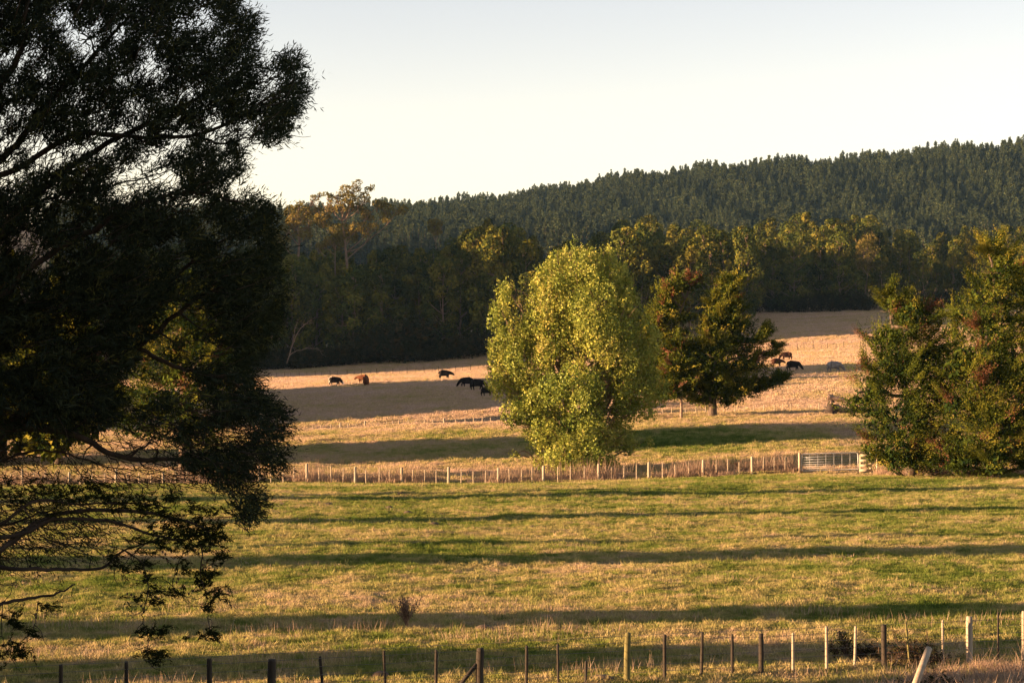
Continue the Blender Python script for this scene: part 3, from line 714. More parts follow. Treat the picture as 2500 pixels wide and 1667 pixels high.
def make_wattle():
    rng = np.random.default_rng(33)
    d = 28.0; base = at(-330, d)
    root = empty("wattle_tree", base); tag(root, "large dark narrow leaved tree filling the left of the picture", "tree")
    poly = [(-260, -160), (560, -160), (600, 0), (622, 60), (625, 130), (640, 165), (690, 120), (735, 140), (750, 200), (745, 250), (705, 300), (700, 350), (650, 350), (600, 335),
            (585, 390), (605, 450), (620, 480), (672, 495), (672, 560), (690, 640), (700, 690), (690, 740), (680, 800), (640, 860), (650, 890), (625, 930), (660, 960), (700, 1010), (715, 1075), (705, 1130), (660, 1180),
            (640, 1250), (590, 1290), (560, 1210), (500, 1160), (430, 1130), (400, 1040), (300, 1030), (200, 1050), (80, 1040), (-60, 1080), (-260, 1100)]
    gaps = [(200, 105, 45), (285, 78, 28), (130, 385, 42), (95, 345, 26), (405, 432, 38), (350, 450, 24), (400, 235, 24), (455, 225, 22), (335, 258, 22), (520, 300, 26), (600, 345, 22), (465, 325, 18), (290, 310, 18),
            (40, 165, 16), (170, 250, 16), (620, 225, 18), (215, 290, 15), (30, 345, 26), (390, 155, 15), (560, 440, 16), (130, 60, 14), (480, 150, 14), (300, 200, 16), (40, 600, 26), (230, 560, 22), (430, 790, 60), (500, 870, 48), (390, 860, 44), (420, 930, 55), (330, 950, 45), (470, 1000, 50), (390, 1030, 45), (320, 1040, 36), (555, 950, 30), (490, 1080, 40), (560, 1050, 26), (440, 700, 26), (250, 870, 24), (440, 760, 34), (480, 850, 40), (420, 900, 30), (460, 950, 38), (350, 970, 40), (560, 860, 26), (300, 620, 20), (110, 660, 26), (690, 690, 18), (520, 700, 20)]
    n = 46000
    x = rng.uniform(-260, 770, n); y = rng.uniform(-170, 1300, n)
    k = in_poly(x, y, poly)
    for gx, gy, gr in gaps: k &= ~((((x - gx) / 1.25) ** 2 + (y - gy) ** 2 < (gr * rng.uniform(0.55, 1.0, n)) ** 2) & (rng.random(n) < 0.95))
    nz = np.sin(x * .021 + 1.2 * np.sin(y * .017)) * np.sin(y * .026 + 1.3 * np.sin(x * .019)) + 0.7 * np.sin(x * .05 + y * .03) * np.sin(y * .055 - x * .02)
    k &= rng.random(n) < np.clip(0.86 + 0.9 * nz, 0.08, 1)
    x, y, nz = x[k], y[k], nz[k]; n = len(x)
    dep = rng.normal(size=n) * 1.3
    P = np.stack([(x - 1250) / F * (d + dep), d + dep, CAMZ + (HOR - y) / F * (d + dep)], -1) - base
    heart = W(-330, 1000, d) - base
    out = unit(P - heart)
    D = unit(out * 0.8 + rng.normal(size=P.shape) * 0.45 + np.array([0.1, 0, 0.1]))
    low = y > 900
    D[low] = unit(D[low] + np.array([0.2, 0, -0.5]))
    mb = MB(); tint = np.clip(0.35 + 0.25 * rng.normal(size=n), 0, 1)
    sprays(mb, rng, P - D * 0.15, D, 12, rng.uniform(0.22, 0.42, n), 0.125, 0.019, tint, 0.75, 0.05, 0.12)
    # scattered thin twigs with few leaves under the crown
    m = 900; x2 = rng.uniform(-100, 640, m); y2 = rng.uniform(1020, 1200, m) ; kk = rng.random(m) < np.interp(x2, [-100, 60, 250, 400, 640], [.9, .5, .35, .7, .9]); x2, y2 = x2[kk], y2[kk]
    x3 = rng.uniform(-120, 330, 1500); y3 = rng.uniform(1180, 1430, 1500); q3 = rng.random(1500) < np.interp(x3, [-120, 40, 200, 330], [1, .8, .6, .25]) * np.clip(1.15 - np.abs(y3 - 1300 - (x3 - 100) * -.1) / 110, .05, 1); x2 = np.r_[x2, x3[q3]]; y2 = np.r_[y2, y3[q3]]
    m = len(x2); dp = rng.normal(size=m) * .8
    P2 = np.stack([(x2 - 1250) / F * (d + dp), d + dp, CAMZ + (HOR - y2) / F * (d + dp)], -1) - base
    D2 = unit(np.array([0.5, 0, -0.3]) + rng.normal(size=P2.shape) * 0.5)
    sprays(mb, rng, P2, D2, 7, rng.uniform(0.2, 0.4, m), 0.11, 0.015, rng.uniform(.2, .6, m), 0.7, 0.2, 0.12)
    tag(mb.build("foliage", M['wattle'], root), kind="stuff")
    tr, lm = MB(), MB()
    tp = smooth_path([(0, 0, -.5), (0.1, 0, 3), W(-290, 1000, d) - base, W(-200, 500, d + .4) - base, W(-120, -100, d + .8) - base], 6)
    tr.tube(tp, np.linspace(0.34, 0.12, len(tp)), 10)
    limbs = [([(-290, 1250), (-60, 1110), (60, 1000), (180, 930), (330, 850), (460, 745), (560, 690)], .085, 0), ([(-270, 800), (-60, 640), (60, 510), (140, 430), (260, 350), (400, 280), (560, 200)], .08, .3),
             ([(-290, 1120), (-60, 1060), (120, 1045), (210, 1075), (300, 1118), (400, 1122), (520, 1128), (600, 1160)], .065, -.6), ([(-230, 560), (-60, 440), (40, 350), (120, 250), (230, 130), (330, 20)], .07, .6),
             ([(-200, 400), (0, 200), (60, 100), (110, -60)], .07, -.3), ([(-270, 900), (-40, 760), (90, 640), (230, 560), (330, 500), (480, 470), (600, 500)], .06, -.8),
             ([(-280, 1000), (0, 920), (200, 840), (380, 720), (520, 600), (640, 560)], .06, .8), ([(-200, 500), (20, 420), (180, 330), (300, 330), (480, 330), (640, 250), (720, 190)], .05, -.2),
             ([(330, 850), (450, 900), (560, 930), (640, 1000), (690, 1060)], .035, -.3), ([(520, 1128), (560, 1180), (580, 1230), (600, 1280)], .02, -.6), ([(560, 200), (640, 200), (700, 170)], .02, .3),
             ([(300, 1118), (350, 1090), (375, 1060), (370, 1000)], .02, -.6), ([(-100, 1180), (40, 1110), (150, 1105), (260, 1140), (380, 1150)], .022, 0), ([(-200, 1500), (-60, 1310), (60, 1270), (150, 1230)], .03, -.2),
             ([(60, 1000), (120, 1050), (190, 1150), (230, 1210)], .014, 0), ([(480, 330), (560, 350), (640, 320), (690, 330)], .02, .2), ([(60, 510), (130, 480), (230, 460), (330, 440), (430, 410)], .025, .5)]
    for pts, r, dz in limbs:
        p = smooth_path([W(a, b, d + dz) - base for a, b in pts], 5, 0.012, rng); one = MB(); one.tube(p, np.linspace(r, r * .25, len(p)), 7); one.build("limb", M['darkbark'], root, True)
        for i in range(4, len(p), 2):   # side twigs
            u = unit(p[min(i + 1, len(p) - 1)] - p[i - 1] + rng.normal(size=3) * .7); l = rng.uniform(.3, .7)
            limb(lm, p[i], p[i] + u * l, min(.02, r * .22), .003, rng, 0.0, 3, 4)
    idx = rng.choice(len(P), 1300, False)
    for i in idx:
        limb(lm, P[i] - out[i] * .55 + rng.normal(size=3) * .08, P[i], .008, .003, rng, 0, 2, 3)
    for i in range(len(P2)):
        if i % 2 == 0: limb(lm, P2[i] - np.array([.35, 0, -.12]) + rng.normal(size=3) * .12, P2[i] + D2[i] * .2, .007, .003, rng, 0, 2, 3)
    tr.build("trunk", M['darkbark'], root, True); tag(lm.build("twigs", M['darkbark'], root, True), kind="stuff")
make_wattle()

def make_near_cypress():
    rng = np.random.default_rng(41); d = 26.5; base = at(-460, d)
    root = empty("cypress_tree", base); tag(root, "near cypress with low drooping branches and cones at lower left", "tree")
    tr, lm, fo, cn = MB(), MB(), MB(), MB()
    tp = smooth_path([(0, 0, -.4), (0, 0, 2.5), (0.05, 0, 5), (0, 0.1, 9)], 5); tr.tube(tp, np.linspace(.32, .2, len(tp)), 10)
    Z = lambda a, b, q=0: W(a, b, d + q) - base
    br = [([(-440, 1500), (-100, 1400), (0, 1345), (90, 1275), (170, 1250), (300, 1245), (420, 1262), (500, 1290), (520, 1330)], .05),
          ([(-440, 1480), (-60, 1330), (60, 1300), (130, 1268), (260, 1270), (360, 1300), (440, 1318), (480, 1300)], .04),
          ([(-440, 1560), (-80, 1400), (40, 1388), (160, 1390), (250, 1385), (310, 1340), (420, 1310)], .04),
          ([(-440, 1620), (-60, 1490), (20, 1470), (100, 1455), (150, 1445), (185, 1425)], .035),
          ([(-440, 1400), (-60, 1310), (80, 1225), (180, 1230), (330, 1228), (420, 1240)], .03),
          ([(300, 1340), (345, 1370), (362, 1430), (355, 1480), (350, 1510), (362, 1560), (360, 1600), (372, 1625)], .010),
          ([(480, 1300), (495, 1350), (490, 1400), (505, 1450), (508, 1500), (515, 1545)], .012),
          ([(450, 1340), (430, 1390), (425, 1440), (470, 1460)], .008), ([(95, 1465), (92, 1500), (85, 1530)], .006), ([(8, 1470), (5, 1540), (20, 1590)], .007), ([(420, 1300), (350, 1330), (310, 1370), (280, 1390)], .010)]
    for pts, r in br:
        p = smooth_path([Z(a, b, rng.uniform(-.3, .3)) for a, b in pts], 5, .006, rng); one = MB(); one.tube(p, np.linspace(r, max(.004, r * .25), len(p)), 6); one.build("branch", M['darkbark'], root, True)
        for i in range(6, len(p), 3):
            u = unit(p[i] - p[i - 1] + rng.normal(size=3) * .8); limb(lm, p[i], p[i] + u * rng.uniform(.15, .5), .007, .003, rng, 0, 3, 3)
    pos = []
    def put(x, y, r, n):
        for _ in range(n): pos.append((x + rng.normal() * r, y + rng.normal() * r * .6, rng.normal() * .35))
    for (x, y, r, n) in [(430, 1270, 40, 46), (360, 1250, 40, 34), (320, 1235, 30, 18), (460, 1310, 36, 38), (500, 1330, 24, 26), (510, 1290, 20, 16), (420, 1330, 26, 18), (200, 1200, 36, 26), (250, 1205, 26, 18), (90, 1215, 40, 20), (160, 1210, 30, 18), (340, 1330, 24, 12), (30, 1200, 40, 22),
                         (345, 1385, 14, 9), (355, 1410, 12, 8), (380, 1440, 12, 9), (375, 1470, 12, 7), (320, 1460, 12, 6), (365, 1540, 10, 12), (390, 1542, 12, 8), (370, 1600, 14, 14), (385, 1590, 12, 8), (500, 1400, 12, 12), (495, 1420, 16, 14), (520, 1450, 18, 16), (435, 1445, 14, 10), (440, 1380, 16, 10), (510, 1480, 10, 8), (510, 1545, 16, 16), (525, 1360, 14, 10), (530, 1300, 16, 8),
                         (120, 1480, 10, 8), (80, 1542, 10, 8), (20, 1590, 22, 26), (50, 1590, 12, 10), (290, 1385, 12, 10), (270, 1360, 10, 6), (30, 1500, 16, 12), (45, 1530, 10, 7), (520, 1250, 14, 8), (470, 1240, 14, 8), (410, 1215, 10, 8), (540, 1290, 10, 6)]: put(x, y, r, n)
    pos = np.array(pos); P = np.stack([(pos[:, 0] - 1250) / F * (d + pos[:, 2]), d + pos[:, 2], CAMZ + (HOR - pos[:, 1]) / F * (d + pos[:, 2])], -1) - base
    D = unit(np.array([.75, 0, .05]) + rng.normal(size=P.shape) * .5)
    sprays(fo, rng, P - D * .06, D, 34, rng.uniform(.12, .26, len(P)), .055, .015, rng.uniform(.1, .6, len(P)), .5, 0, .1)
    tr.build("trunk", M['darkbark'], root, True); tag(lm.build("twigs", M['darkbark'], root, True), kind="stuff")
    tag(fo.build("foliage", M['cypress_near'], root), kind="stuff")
    me = MB()   # one small round cone, shared
    ph = np.linspace(0, math.pi, 5); rr = np.sin(ph) * .017; me.tube(np.stack([0 * ph, 0 * ph, -np.cos(ph) * .019], -1), np.maximum(rr, .002), 6)
    cm = me.mesh("cone", M['cone'])
    for (x, y) in [(400, 1360), (405, 1352), (350, 1485), (346, 1478), (352, 1492), (92, 1488), (90, 1506), (88, 1498), (478, 1342), (470, 1338), (486, 1350), (512, 1340), (380, 1455), (330, 1455), (322, 1450), (312, 1448), (388, 1460), (392, 1468), (432, 1420), (436, 1412), (496, 1378), (505, 1372), (300, 1380), (384, 1300), (376, 1296), (440, 1300), (398, 1345), (410, 1368), (470, 1440), (462, 1448)]:
        link("cone", cm, root, Z(x, y, rng.normal() * .1))
make_near_cypress()

# ------------------------------------------------------------------ far wood
def eucalypt(seed, h, w, heads, n, mat, lh=0.5, low=0.3, plume=1.25):
    """returns (trunk mesh, crown mesh) for a eucalypt of height h standing at the origin"""
    rng = np.random.default_rng(seed); C, R = [], []
    for i in range(heads * 2):
        t = low + (1 - low) * (i + .5) / (heads * 2); env = math.sin(min(1, (t - low * .6) / (1 - low * .6)) * math.pi * .80 + .35)
        a = i * 2.4 + rng.uniform(-.5, .5); rr = w * env * rng.uniform(.3, .95)
        q = w * rng.uniform(.20, .36)
        C.append((rr * np.cos(a), rr * np.sin(a), h * t - q * .5)); R.append((q, q, q * plume * .8))
    C.append((0, 0, h - w * .32)); R.append((w * .3, w * .3, w * .36)); C, R = np.array(C), np.array(R)
    wd = MB(); tp = smooth_path([(0, 0, -.6), (.2, 0, h * .2), (-.2, .2, h * .5), (0, 0, h * .86)], 4); wd.tube(tp, np.linspace(h * .016, .08, len(tp)), 6)
    for c in C:
        i = np.argmin(np.abs(tp[:, 2] - max(h * .15, c[2] - .9 * np.hypot(c[0], c[1])))); limb(wd, tp[i], c, h * .006, .05, rng, .1, 3, 4)
    mb = MB(); bt = rng.uniform(.2, .8, len(C)); shell_leaves(mb, rng, C, R, n * 2, .8, .58, bt, .5)
    return wd.mesh("trunk", M['palebark'], True), mb.mesh("crown", mat)

EUC = [eucalypt(100 + i, 28, wd, hd, 2000, M['euc'], low=lo, plume=pl) for i, (wd, hd, lo, pl) in enumerate([(6.8, 14, .16, 1.3), (5.4, 12, .18, 1.6), (7.6, 16, .12, 1.1), (4.8, 11, .10, 1.8), (6.2, 13, .22, 1.4), (7.2, 15, .08, 1.2)])]
SKY = [(500, 600), (640, 600), (700, 590), (870, 610), (930, 600), (960, 590), (1000, 610), (1050, 600), (1100, 575), (1160, 545), (1200, 520), (1260, 525), (1310, 545), (1340, 580), (1390, 560), (1440, 560), (1480, 535), (1510, 512), (1545, 502), (1590, 520), (1620, 560), (1650, 545), (1700, 540), (1760, 545), (1830, 548), (1890, 528), (1940, 515), (2000, 522), (2040, 515), (2090, 512), (2130, 520), (2180, 555), (2240, 560), (2310, 548), (2400, 552), (2500, 545), (2700, 545)]
def skyrow(px): return float(np.interp(px, [a for a, _ in SKY], [b for _, b in SKY]))

def tree_obj(name, meshes, p, h0, h, rz, wide, label, cat, group):
    o = empty(name, p, rz); s = h / h0; o.scale = (s * wide, s * wide, s); tag(o, label, cat, group)
    for nm, me in meshes:
        k = link(nm, me, o)
        if nm in ("crown", "foliage", "stems"): k["kind"] = "stuff"
    return o

def sector(px):
    for lim, t in ((660, "behind the dark near tree"), (780, "below the feathery sunlit gum"), (960, "below the tallest gum"), (1110, "above the lone black cow"), (1290, "left of the poplar top"), (1440, "behind the poplar"), (1600, "right of the poplar top"),
                   (1700, "above the wind bent cypress"), (1850, "above the cypress right of the poplar"), (2000, "above the shaded slope"), (2150, "above the forked gum"), (2320, "left of the tallest edge cypress"), (9999, "at the right edge of the picture")):
        if px < lim: return t
rw = np.random.default_rng(77)
for row, d0 in [(0, 508), (1, 528), (2, 556), (3, 590), (4, 625), (1, 490)]:     # left wood behind the cattle
    for px_ in (np.arange(150, 1700 + row * 40, 52) if d0 > 500 else np.arange(1270, 1500, 46)):
        px = px_ + rw.uniform(-16, 16) + (row % 2) * 26
        if d0 == 508 and px > 1330: continue
        dd = d0 + rw.uniform(-7, 7); p = at(px, dd)
        top = CAMZ + (HOR - (skyrow(px) + rw.uniform(-6, 42) + (34, 22, 6, 2, 0)[row] + (55 if d0 == 490 else 0) + (28 if 1250 < px < 1700 else 0))) / F * dd
        h = max(9, top - p[2]); v = rw.integers(len(EUC))
        tree_obj("eucalypt_tree", (("trunk", EUC[v][0]), ("crown", EUC[v][1])), p, 28, h, rw.random() * 6.28, rw.uniform(.85, 1.15) * min(1.35, max(.8, 26 / h)),
                 "dark eucalypt, %s of the cattle wood, %s" % (("front row", "second row", "middle row", "fourth row", "rearmost row")[row], sector(px)), "tree", "eucalypts of the wood behind the cattle")
for row, d0 in enumerate([655, 690, 735, 785, 840]):     # right wood above the shaded slope
    for px_ in np.arange(1590, 2660, 50):
        px = px_ + rw.uniform(-15, 15) + (row % 2) * 25
        dd = d0 + rw.uniform(-10, 10); p = at(px, dd)
        top = CAMZ + (HOR - (skyrow(px) + rw.uniform(-8, 34) + (52, 36, 22, 8, 0)[row])) / F * dd
        h = max(9, top - p[2]); v = rw.integers(len(EUC))
        tree_obj("eucalypt_tree", (("trunk", EUC[v][0]), ("crown", EUC[v][1])), p, 28, h, rw.random() * 6.28, rw.uniform(.85, 1.15),
                 "sunlit topped eucalypt, %s of the right wood, %s" % (("front row", "second row", "middle row", "fourth row", "rearmost row")[row], sector(px)), "tree", "eucalypts of the right wood")

def gum(name, label, px, d, trunk, blobs, seed, n, mat='gum', tr_r=.6, leaf=.55, group=None):
    rng = np.random.default_rng(seed); base = at(px, d); root = empty(name, base); tag(root, label, "tree", group)
    C, R = px_blobs(blobs, d, base); tr, lm = MB(), MB()
    tp = smooth_path([(0, 0, -.5)] + [W(a, b, d) - base for a, b in trunk], 5); tr.tube(tp, np.linspace(tr_r, tr_r * .2, len(tp)), 7)
    for c, r in zip(C, R):
        i = np.argmin(np.abs(tp[:, 2] - (c[2] - .75 * abs(c[0] - tp[-1][0]) - r[2]))); limb(lm, tp[i], c, tr_r * .3, .08, rng, .12, 4)
        for _ in range(4):
            u = unit(rng.normal(size=3) + np.array([0, 0, .5])); limb(lm, c - np.array([0, 0, r[2]]), c + u * r * .8, .1, .04, rng, 0, 3, 4)
    wood_parts(root, tr, lm, M['palebark'])
    mb = MB(); bt = rng.uniform(.3, .8, len(C)); R2 = np.repeat(R * .7, 4, 0); C2 = np.repeat(C, 4, 0) + unit(rng.normal(size=(len(R2), 3)) + np.array([0, 0, .4])) * np.repeat(R, 4, 0) * .72
    shell_leaves(mb, rng, C2, R2, n * 4, leaf, leaf * .6, np.repeat(bt, 4), .6, .6); tag(mb.build("crown", M[mat], root), kind="stuff")

gum("gum_tree", "tall spreading gum rising above the wood against the sky", 850, 541, [(850, 700), (843, 600), (835, 540)],
    [(850, 468, 22, 0, .6), (875, 455, 16, 0, .8), (905, 460, 13, 0, .6), (825, 480, 24, 0, .7), (800, 500, 20, 0, .9), (860, 490, 26, 0, .7), (890, 485, 18, 0, .7), (835, 505, 24, 0, .7), (875, 510, 18, 0, .6), (800, 480, 12, 0, .8),
     (920, 505, 20, 2, .7), (945, 515, 24, 2, .6), (975, 512, 18, 2, .6), (900, 525, 20, 2, .6), (945, 535, 16, 2, .6), (790, 540, 24, 1, .7), (860, 560, 26, 1, .6), (900, 560, 22, 1, .7), (815, 560, 22, 0, .7), (840, 590, 30, 2, .7)], 61, 2600)
gum("gum_tree", "feathery sunlit gum left of the tallest gum", 730, 543, [(725, 700), (730, 600), (728, 540)],
    [(730, 500, 16, 0, 1.2), (745, 520, 18, 0, 1), (715, 520, 18, 0, 1), (765, 490, 13, 0, .9), (778, 478, 9, 0, .8), (770, 510, 12, 0, .9), (720, 545, 26, 0, .8), (755, 545, 26, 0, .8), (700, 560, 20, 0, .8), (735, 575, 26, 0, .6), (780, 515, 9, 0, .7), (690, 585, 22, 0, .6)], 62, 1500, leaf=.5)
gum("gum_tree", "small golden gum lit against the dark wood below the tallest gum", 820, 530, [(818, 680), (818, 610)],
    [(815, 577, 16, 0, .9), (803, 590, 12, 0, .9), (828, 588, 13, 0, .9), (812, 562, 9, 0, 1), (780, 608, 12, 0, .9), (792, 598, 9, 0, 1)], 63, 620, leaf=.45, tr_r=.35)
gum("gum_tree", "slender gum with bright yellow top standing above the dark wood", 1068, 640, [(1066, 650), (1064, 590)],
    [(1060, 545, 14, 0, .9), (1075, 552, 11, 0, .9), (1052, 560, 11, 0, .8), (1066, 565, 12, 0, .7)], 64, 460, leaf=.5, tr_r=.3)
gum("gum_tree", "lone gum with pale forked trunk at the foot of the right wood", 2112, 648, [(2112, 720), (2120, 660)],
    [(2110, 610, 22, 0, 1), (2125, 640, 16, 0, 1.2), (2095, 640, 14, 0, 1.2), (2118, 590, 18, 0, 1), (2135, 615, 14, 0, 1)], 65, 600, leaf=.55, tr_r=.4)

# scrub at the foot of the woods
def bush(seed, n, w, h, mat, leaf=.35, stems=7):
    rng = np.random.default_rng(seed); C = np.array([(rng.normal() * w * .35, rng.normal() * w * .35, h * rng.uniform(.3, .65)) for _ in range(7)]); R = np.array([(w * .38, w * .38, h * .36)] * 7)
    wd = MB()
    for c in C: limb(wd, (c[0] * .2, c[1] * .2, -.1), c, .06, .02, rng, 0, 3, 4)
    P, U, b = blob_clumps(rng, C, R, n, .4, .3); mb = MB(); D = unit(U + rng.normal(size=P.shape) * .4 + np.array([0, 0, .3]))
    sprays(mb, rng, P, D, 5, leaf * 1.6, leaf, leaf * .5, rng.uniform(0, 1, len(P)), .8, 0, .3)
    return wd.mesh("stems", M['bark']), mb.mesh("foliage", mat)
BUSH = [bush(200 + i, 420, 5, 4.5, M['scrub'], .5) for i in range(3)]
for i in range(46):
    px = 560 + i * 15 + rw.uniform(-6, 6); dd = 494 + rw.uniform(-6, 8) ; p = at(px, dd); v = rw.integers(3); big = 1.9 if 900 < px < 1010 else 1
    tree_obj("scrub_bush", (("stems", BUSH[v][0]), ("foliage", BUSH[v][1])), p, 4.5, rw.uniform(2.5, 5.5) * big, rw.random() * 6.28, 1.2, "low scrub at the cattle wood's foot, " + sector(px), "bush", "scrub along the foot of the cattle wood")
for i in range(40):
    px = 1780 + i * 20 + rw.uniform(-9, 9); dd = 645 + rw.uniform(-5, 10)
    if 1985 < px < 2000 or 2130 < px < 2190: continue
    p = at(px, dd); v = rw.integers(3)
    tree_obj("scrub_bush", (("stems", BUSH[v][0]), ("foliage", BUSH[v][1])), p, 4.5, rw.uniform(2.5, 7), rw.random() * 6.28, .8, "dark bush below the right wood, " + sector(px), "bush", "bushes at the foot of the right wood")
# bare dead branches at the left foot of the wood
def dead_tree(px, d, label, pts_list, r=.16):
    base = at(px, d); root = empty("dead_tree", base); tag(root, label, "dead tree"); rng = np.random.default_rng(int(px))
    first = True
    for pts in pts_list:
        mb = MB(); p = smooth_path([W(a, b, d) - base for a, b in pts], 5, .08, rng); mb.tube(p, np.linspace(r if first else r * .6, .04, len(p)), 6)
        for i in range(5, len(p), 3):
            u = unit(p[i] - p[i - 1] + rng.normal(size=3) * .6); limb(mb, p[i], p[i] + u * rng.uniform(1, 2.6), .05, .02, rng, 0, 3, 4)
        mb.build("trunk" if first else "branch", M['deadwood'], root, True); first = False
dead_tree(700, 488, "pale bare dead tree leaning at the left foot of the wood", [[(700, 888), (715, 840), (735, 800), (770, 775)], [(715, 840), (722, 800), (728, 780)], [(735, 800), (750, 790), (765, 788)], [(705, 870), (720, 858), (760, 850), (790, 856)]])

# ------------------------------------------------------------------ pine plantation on the hill
def pine(seed, n):
    rng = np.random.default_rng(seed); h = 24.0
    wd = MB(); wd.tube(np.array([(0, 0, -1), (0, 0, h * .5), (0, 0, h * .97)]), [.32, .2, .05], 5)
    t = .22 + .78 * rng.random(n) ** .8; t = np.sort(t); a = rng.random(n) * 6.28
    rad = (1.04 - t) ** .6 * 4.6 * rng.uniform(.5, 1.2, n) * (1 + .25 * np.sin(t * 23 + seed))
    D = np.stack([np.cos(a), np.sin(a), .35 + .5 * t - .25], -1)
    base = np.stack([np.cos(a) * rad * .15, np.sin(a) * rad * .15, h * t - .5], -1)
    mb = MB(); mb.leaves(base, D, rad, np.maximum(.5, rad * .36), np.clip(rng.uniform(.1, .9, n), 0, 1), rng, .08)
    return wd.mesh("trunk", M['bark']), mb.mesh("crown", M['pine'])
PINE = [pine(300 + i, 420) for i in range(5)]
rp = np.random.default_rng(88); pts = []
for d0 in np.arange(1330, 1990, 11.5):
    for px in np.arange(120, 2640, 4.7 / d0 * F):
        pts.append((px + rp.uniform(-9, 9), d0 + rp.uniform(-5, 5)))
pts = np.array(pts); Xp = (pts[:, 0] - 1250) / F * pts[:, 1]; Zp = ground(Xp, pts[:, 1])
hp = 21.5 * rp.uniform(.62, 1.14, len(pts)) * (1 + .12 * np.sin(pts[:, 0] * .031 + pts[:, 1] * .02)); rowt = HOR - (Zp + hp - CAMZ) * F / pts[:, 1]
vis = rowt < np.interp(pts[:, 0], [a for a, _ in SKY], [b for _, b in SKY]) + 6
keep = vis & (rp.random(len(pts)) < .93)
Xp, Yp, Zp, hp, rowt, pxp = Xp[keep], pts[keep, 1], Zp[keep], hp[keep], rowt[keep], pts[keep, 0]
inview = (pxp > 640) & (pxp < 2500)
order = np.argsort(np.where(inview, Yp, 9e9)); solo = np.zeros(len(Xp), bool); solo[order[:300]] = True
for i in np.where(solo)[0]:
    v = rp.integers(5); tree_obj("pine_tree", (("trunk", PINE[v][0]), ("crown", PINE[v][1])), (Xp[i], Yp[i], Zp[i]), 24, hp[i], rp.random() * 6.28, rp.uniform(.85, 1.15),
        "plantation pine low on the hazy hill, " + sector(pxp[i]).replace("below", "beyond").replace("above", "beyond"), "pine", "plantation pines of the lower hillside")
r = ~solo
PJ = []
for v in range(5):
    mb = MB()
    for me in PINE[v]:
        co = np.zeros(len(me.vertices) * 3, np.float32); me.vertices.foreach_get("co", co)
        q = [list(p.vertices) for p in me.polygons]; tn = np.zeros(len(q), np.float32); me.attributes["tint"].data.foreach_get("value", tn)
        f4 = [x for x in q if len(x) == 4]; f3 = [x for x in q if len(x) == 3]
        mb.add(co, f4, f3, float(tn.mean()) if me.name.startswith("trunk") else 0.5)
        if not me.name.startswith("trunk"): mb.qa[-1] = tn
    PJ.append(mb.mesh("pine", M['pine']))
scatter("pine_forest", "dense pine plantation covering the upper hill up to the ridge", np.stack([Xp, Yp, Zp], -1)[r], np.stack([0 * Xp[r], 0 * Xp[r], rp.random(r.sum()) * 6.28], -1), hp[r] / 24, PJ)
print("PINES", len(Xp))

# ------------------------------------------------------------------ fences
def post_mesh(h, r, rng, mat, tilt=(0, 0), sides=8, split=False):
    """round or split post with a slightly uneven top, standing at the origin"""
    mb = MB(); zs = np.array([-.35, 0.0, h * .5, h * .93, h]); rs = np.array([r * 1.04, r, r * .97, r * .95, r * .8])
    pts = np.stack([tilt[0] * zs / h + rng.normal(size=5) * r * .05, tilt[1] * zs / h + rng.normal(size=5) * r * .05, zs], -1)
    mb.tube(pts, rs, 4 if split else sides); return mb.mesh("post", mat, not split)

def wire_part(root, pts, r=.004):
    mb = MB(); mb.tube(np.array(pts), r, 4); return mb.build("wire", M['wire'], root)

def make_near_fence():
    rng = np.random.default_rng(51); D = lambda px: 45.2 + px / 2500 * 8.9
    root = empty("wire_fence", at(1250, D(1250))); b0 = np.array(root.location)
    tag(root, "weathered post and wire fence across the foot of the picture", "fence")
    data = [(-20, 1622, 10, 'o', 0), (150, 1620, 11, 'o', 0), (312, 1612, 10, 'o', -.02), (512, 1605, 14, 'o', 0), (665, 1607, 22, 'o', 0), (790, 1600, 8, 'o', -.08), (942, 1586, 7, 'o', -.04), (1065, 1585, 8, 'o', 0), (1172, 1580, 20, 'o', 0),
            (1285, 1574, 8, 'o', .01), (1363, 1570, 6, 'o', -.02), (1430, 1612, 7, 'o', 0), (1530, 1543, 16, 'l', .02), (1622, 1547, 9, 'o', 0), (1712, 1541, 8, 'o', .02), (1787, 1546, 8, 'o', 0), (1857, 1544, 13, 'o', 0),
            (1935, 1543, 7, 'p', 0), (2017, 1527, 8, 'p', 0), (2085, 1527, 7, 'p', .03), (2157, 1523, 14, 'o', 0), (2220, 1517, 6, 'l', -.1), (2300, 1512, 6, 'p', 0), (2365, 1503, 17, 'p', 0), (2435, 1492, 5, 'o', 0), (2497, 1490, 10, 'p', 0), (2570, 1486, 8, 'p', 0)]
    tops = []
    for px, py, wpx, c, tl in data:
        p = at(px, D(px)); top = CAMZ - (py - HOR) * p[1] / F; h = max(.5, top - p[2]); r = wpx / F * p[1] * .5
        o = link("post" if wpx > 9 else "batten", post_mesh(h, r, rng, M[{'o': 'brownshadepost', 'l': 'lichenpost', 'p': 'post'}[c]], (tl * h, 0), 9, wpx <= 7), root, p - b0); tops.append((p, h))
    for hw in (.18, .36, .55, .75, .95, 1.12):
        P = [p - b0 + np.array([0, -.03, hw + (0.01 if i % 2 else 0)]) for i, (p, h) in enumerate(tops)]
        wire_part(root, P, .005)
    # diagonal stays
    p = at(1172, D(1172)) - b0
    mb = MB(); mb.tube([p + (-.75, -.1, -.2), p + (-.08, -.02, .62)], .055, 7); mb.build("stay", M['brownshadepost'], root, True)
    a = W(2225, 1690, 47.0) - b0; b = W(2266, 1582, 48.2) - b0
    mb = MB(); mb.tube([a, (a + b) / 2, b], .085, 9); o = mb.build("stay", M['post'], root, True); o["label"] = "thick pale leaning stay post at the right"
make_near_fence()

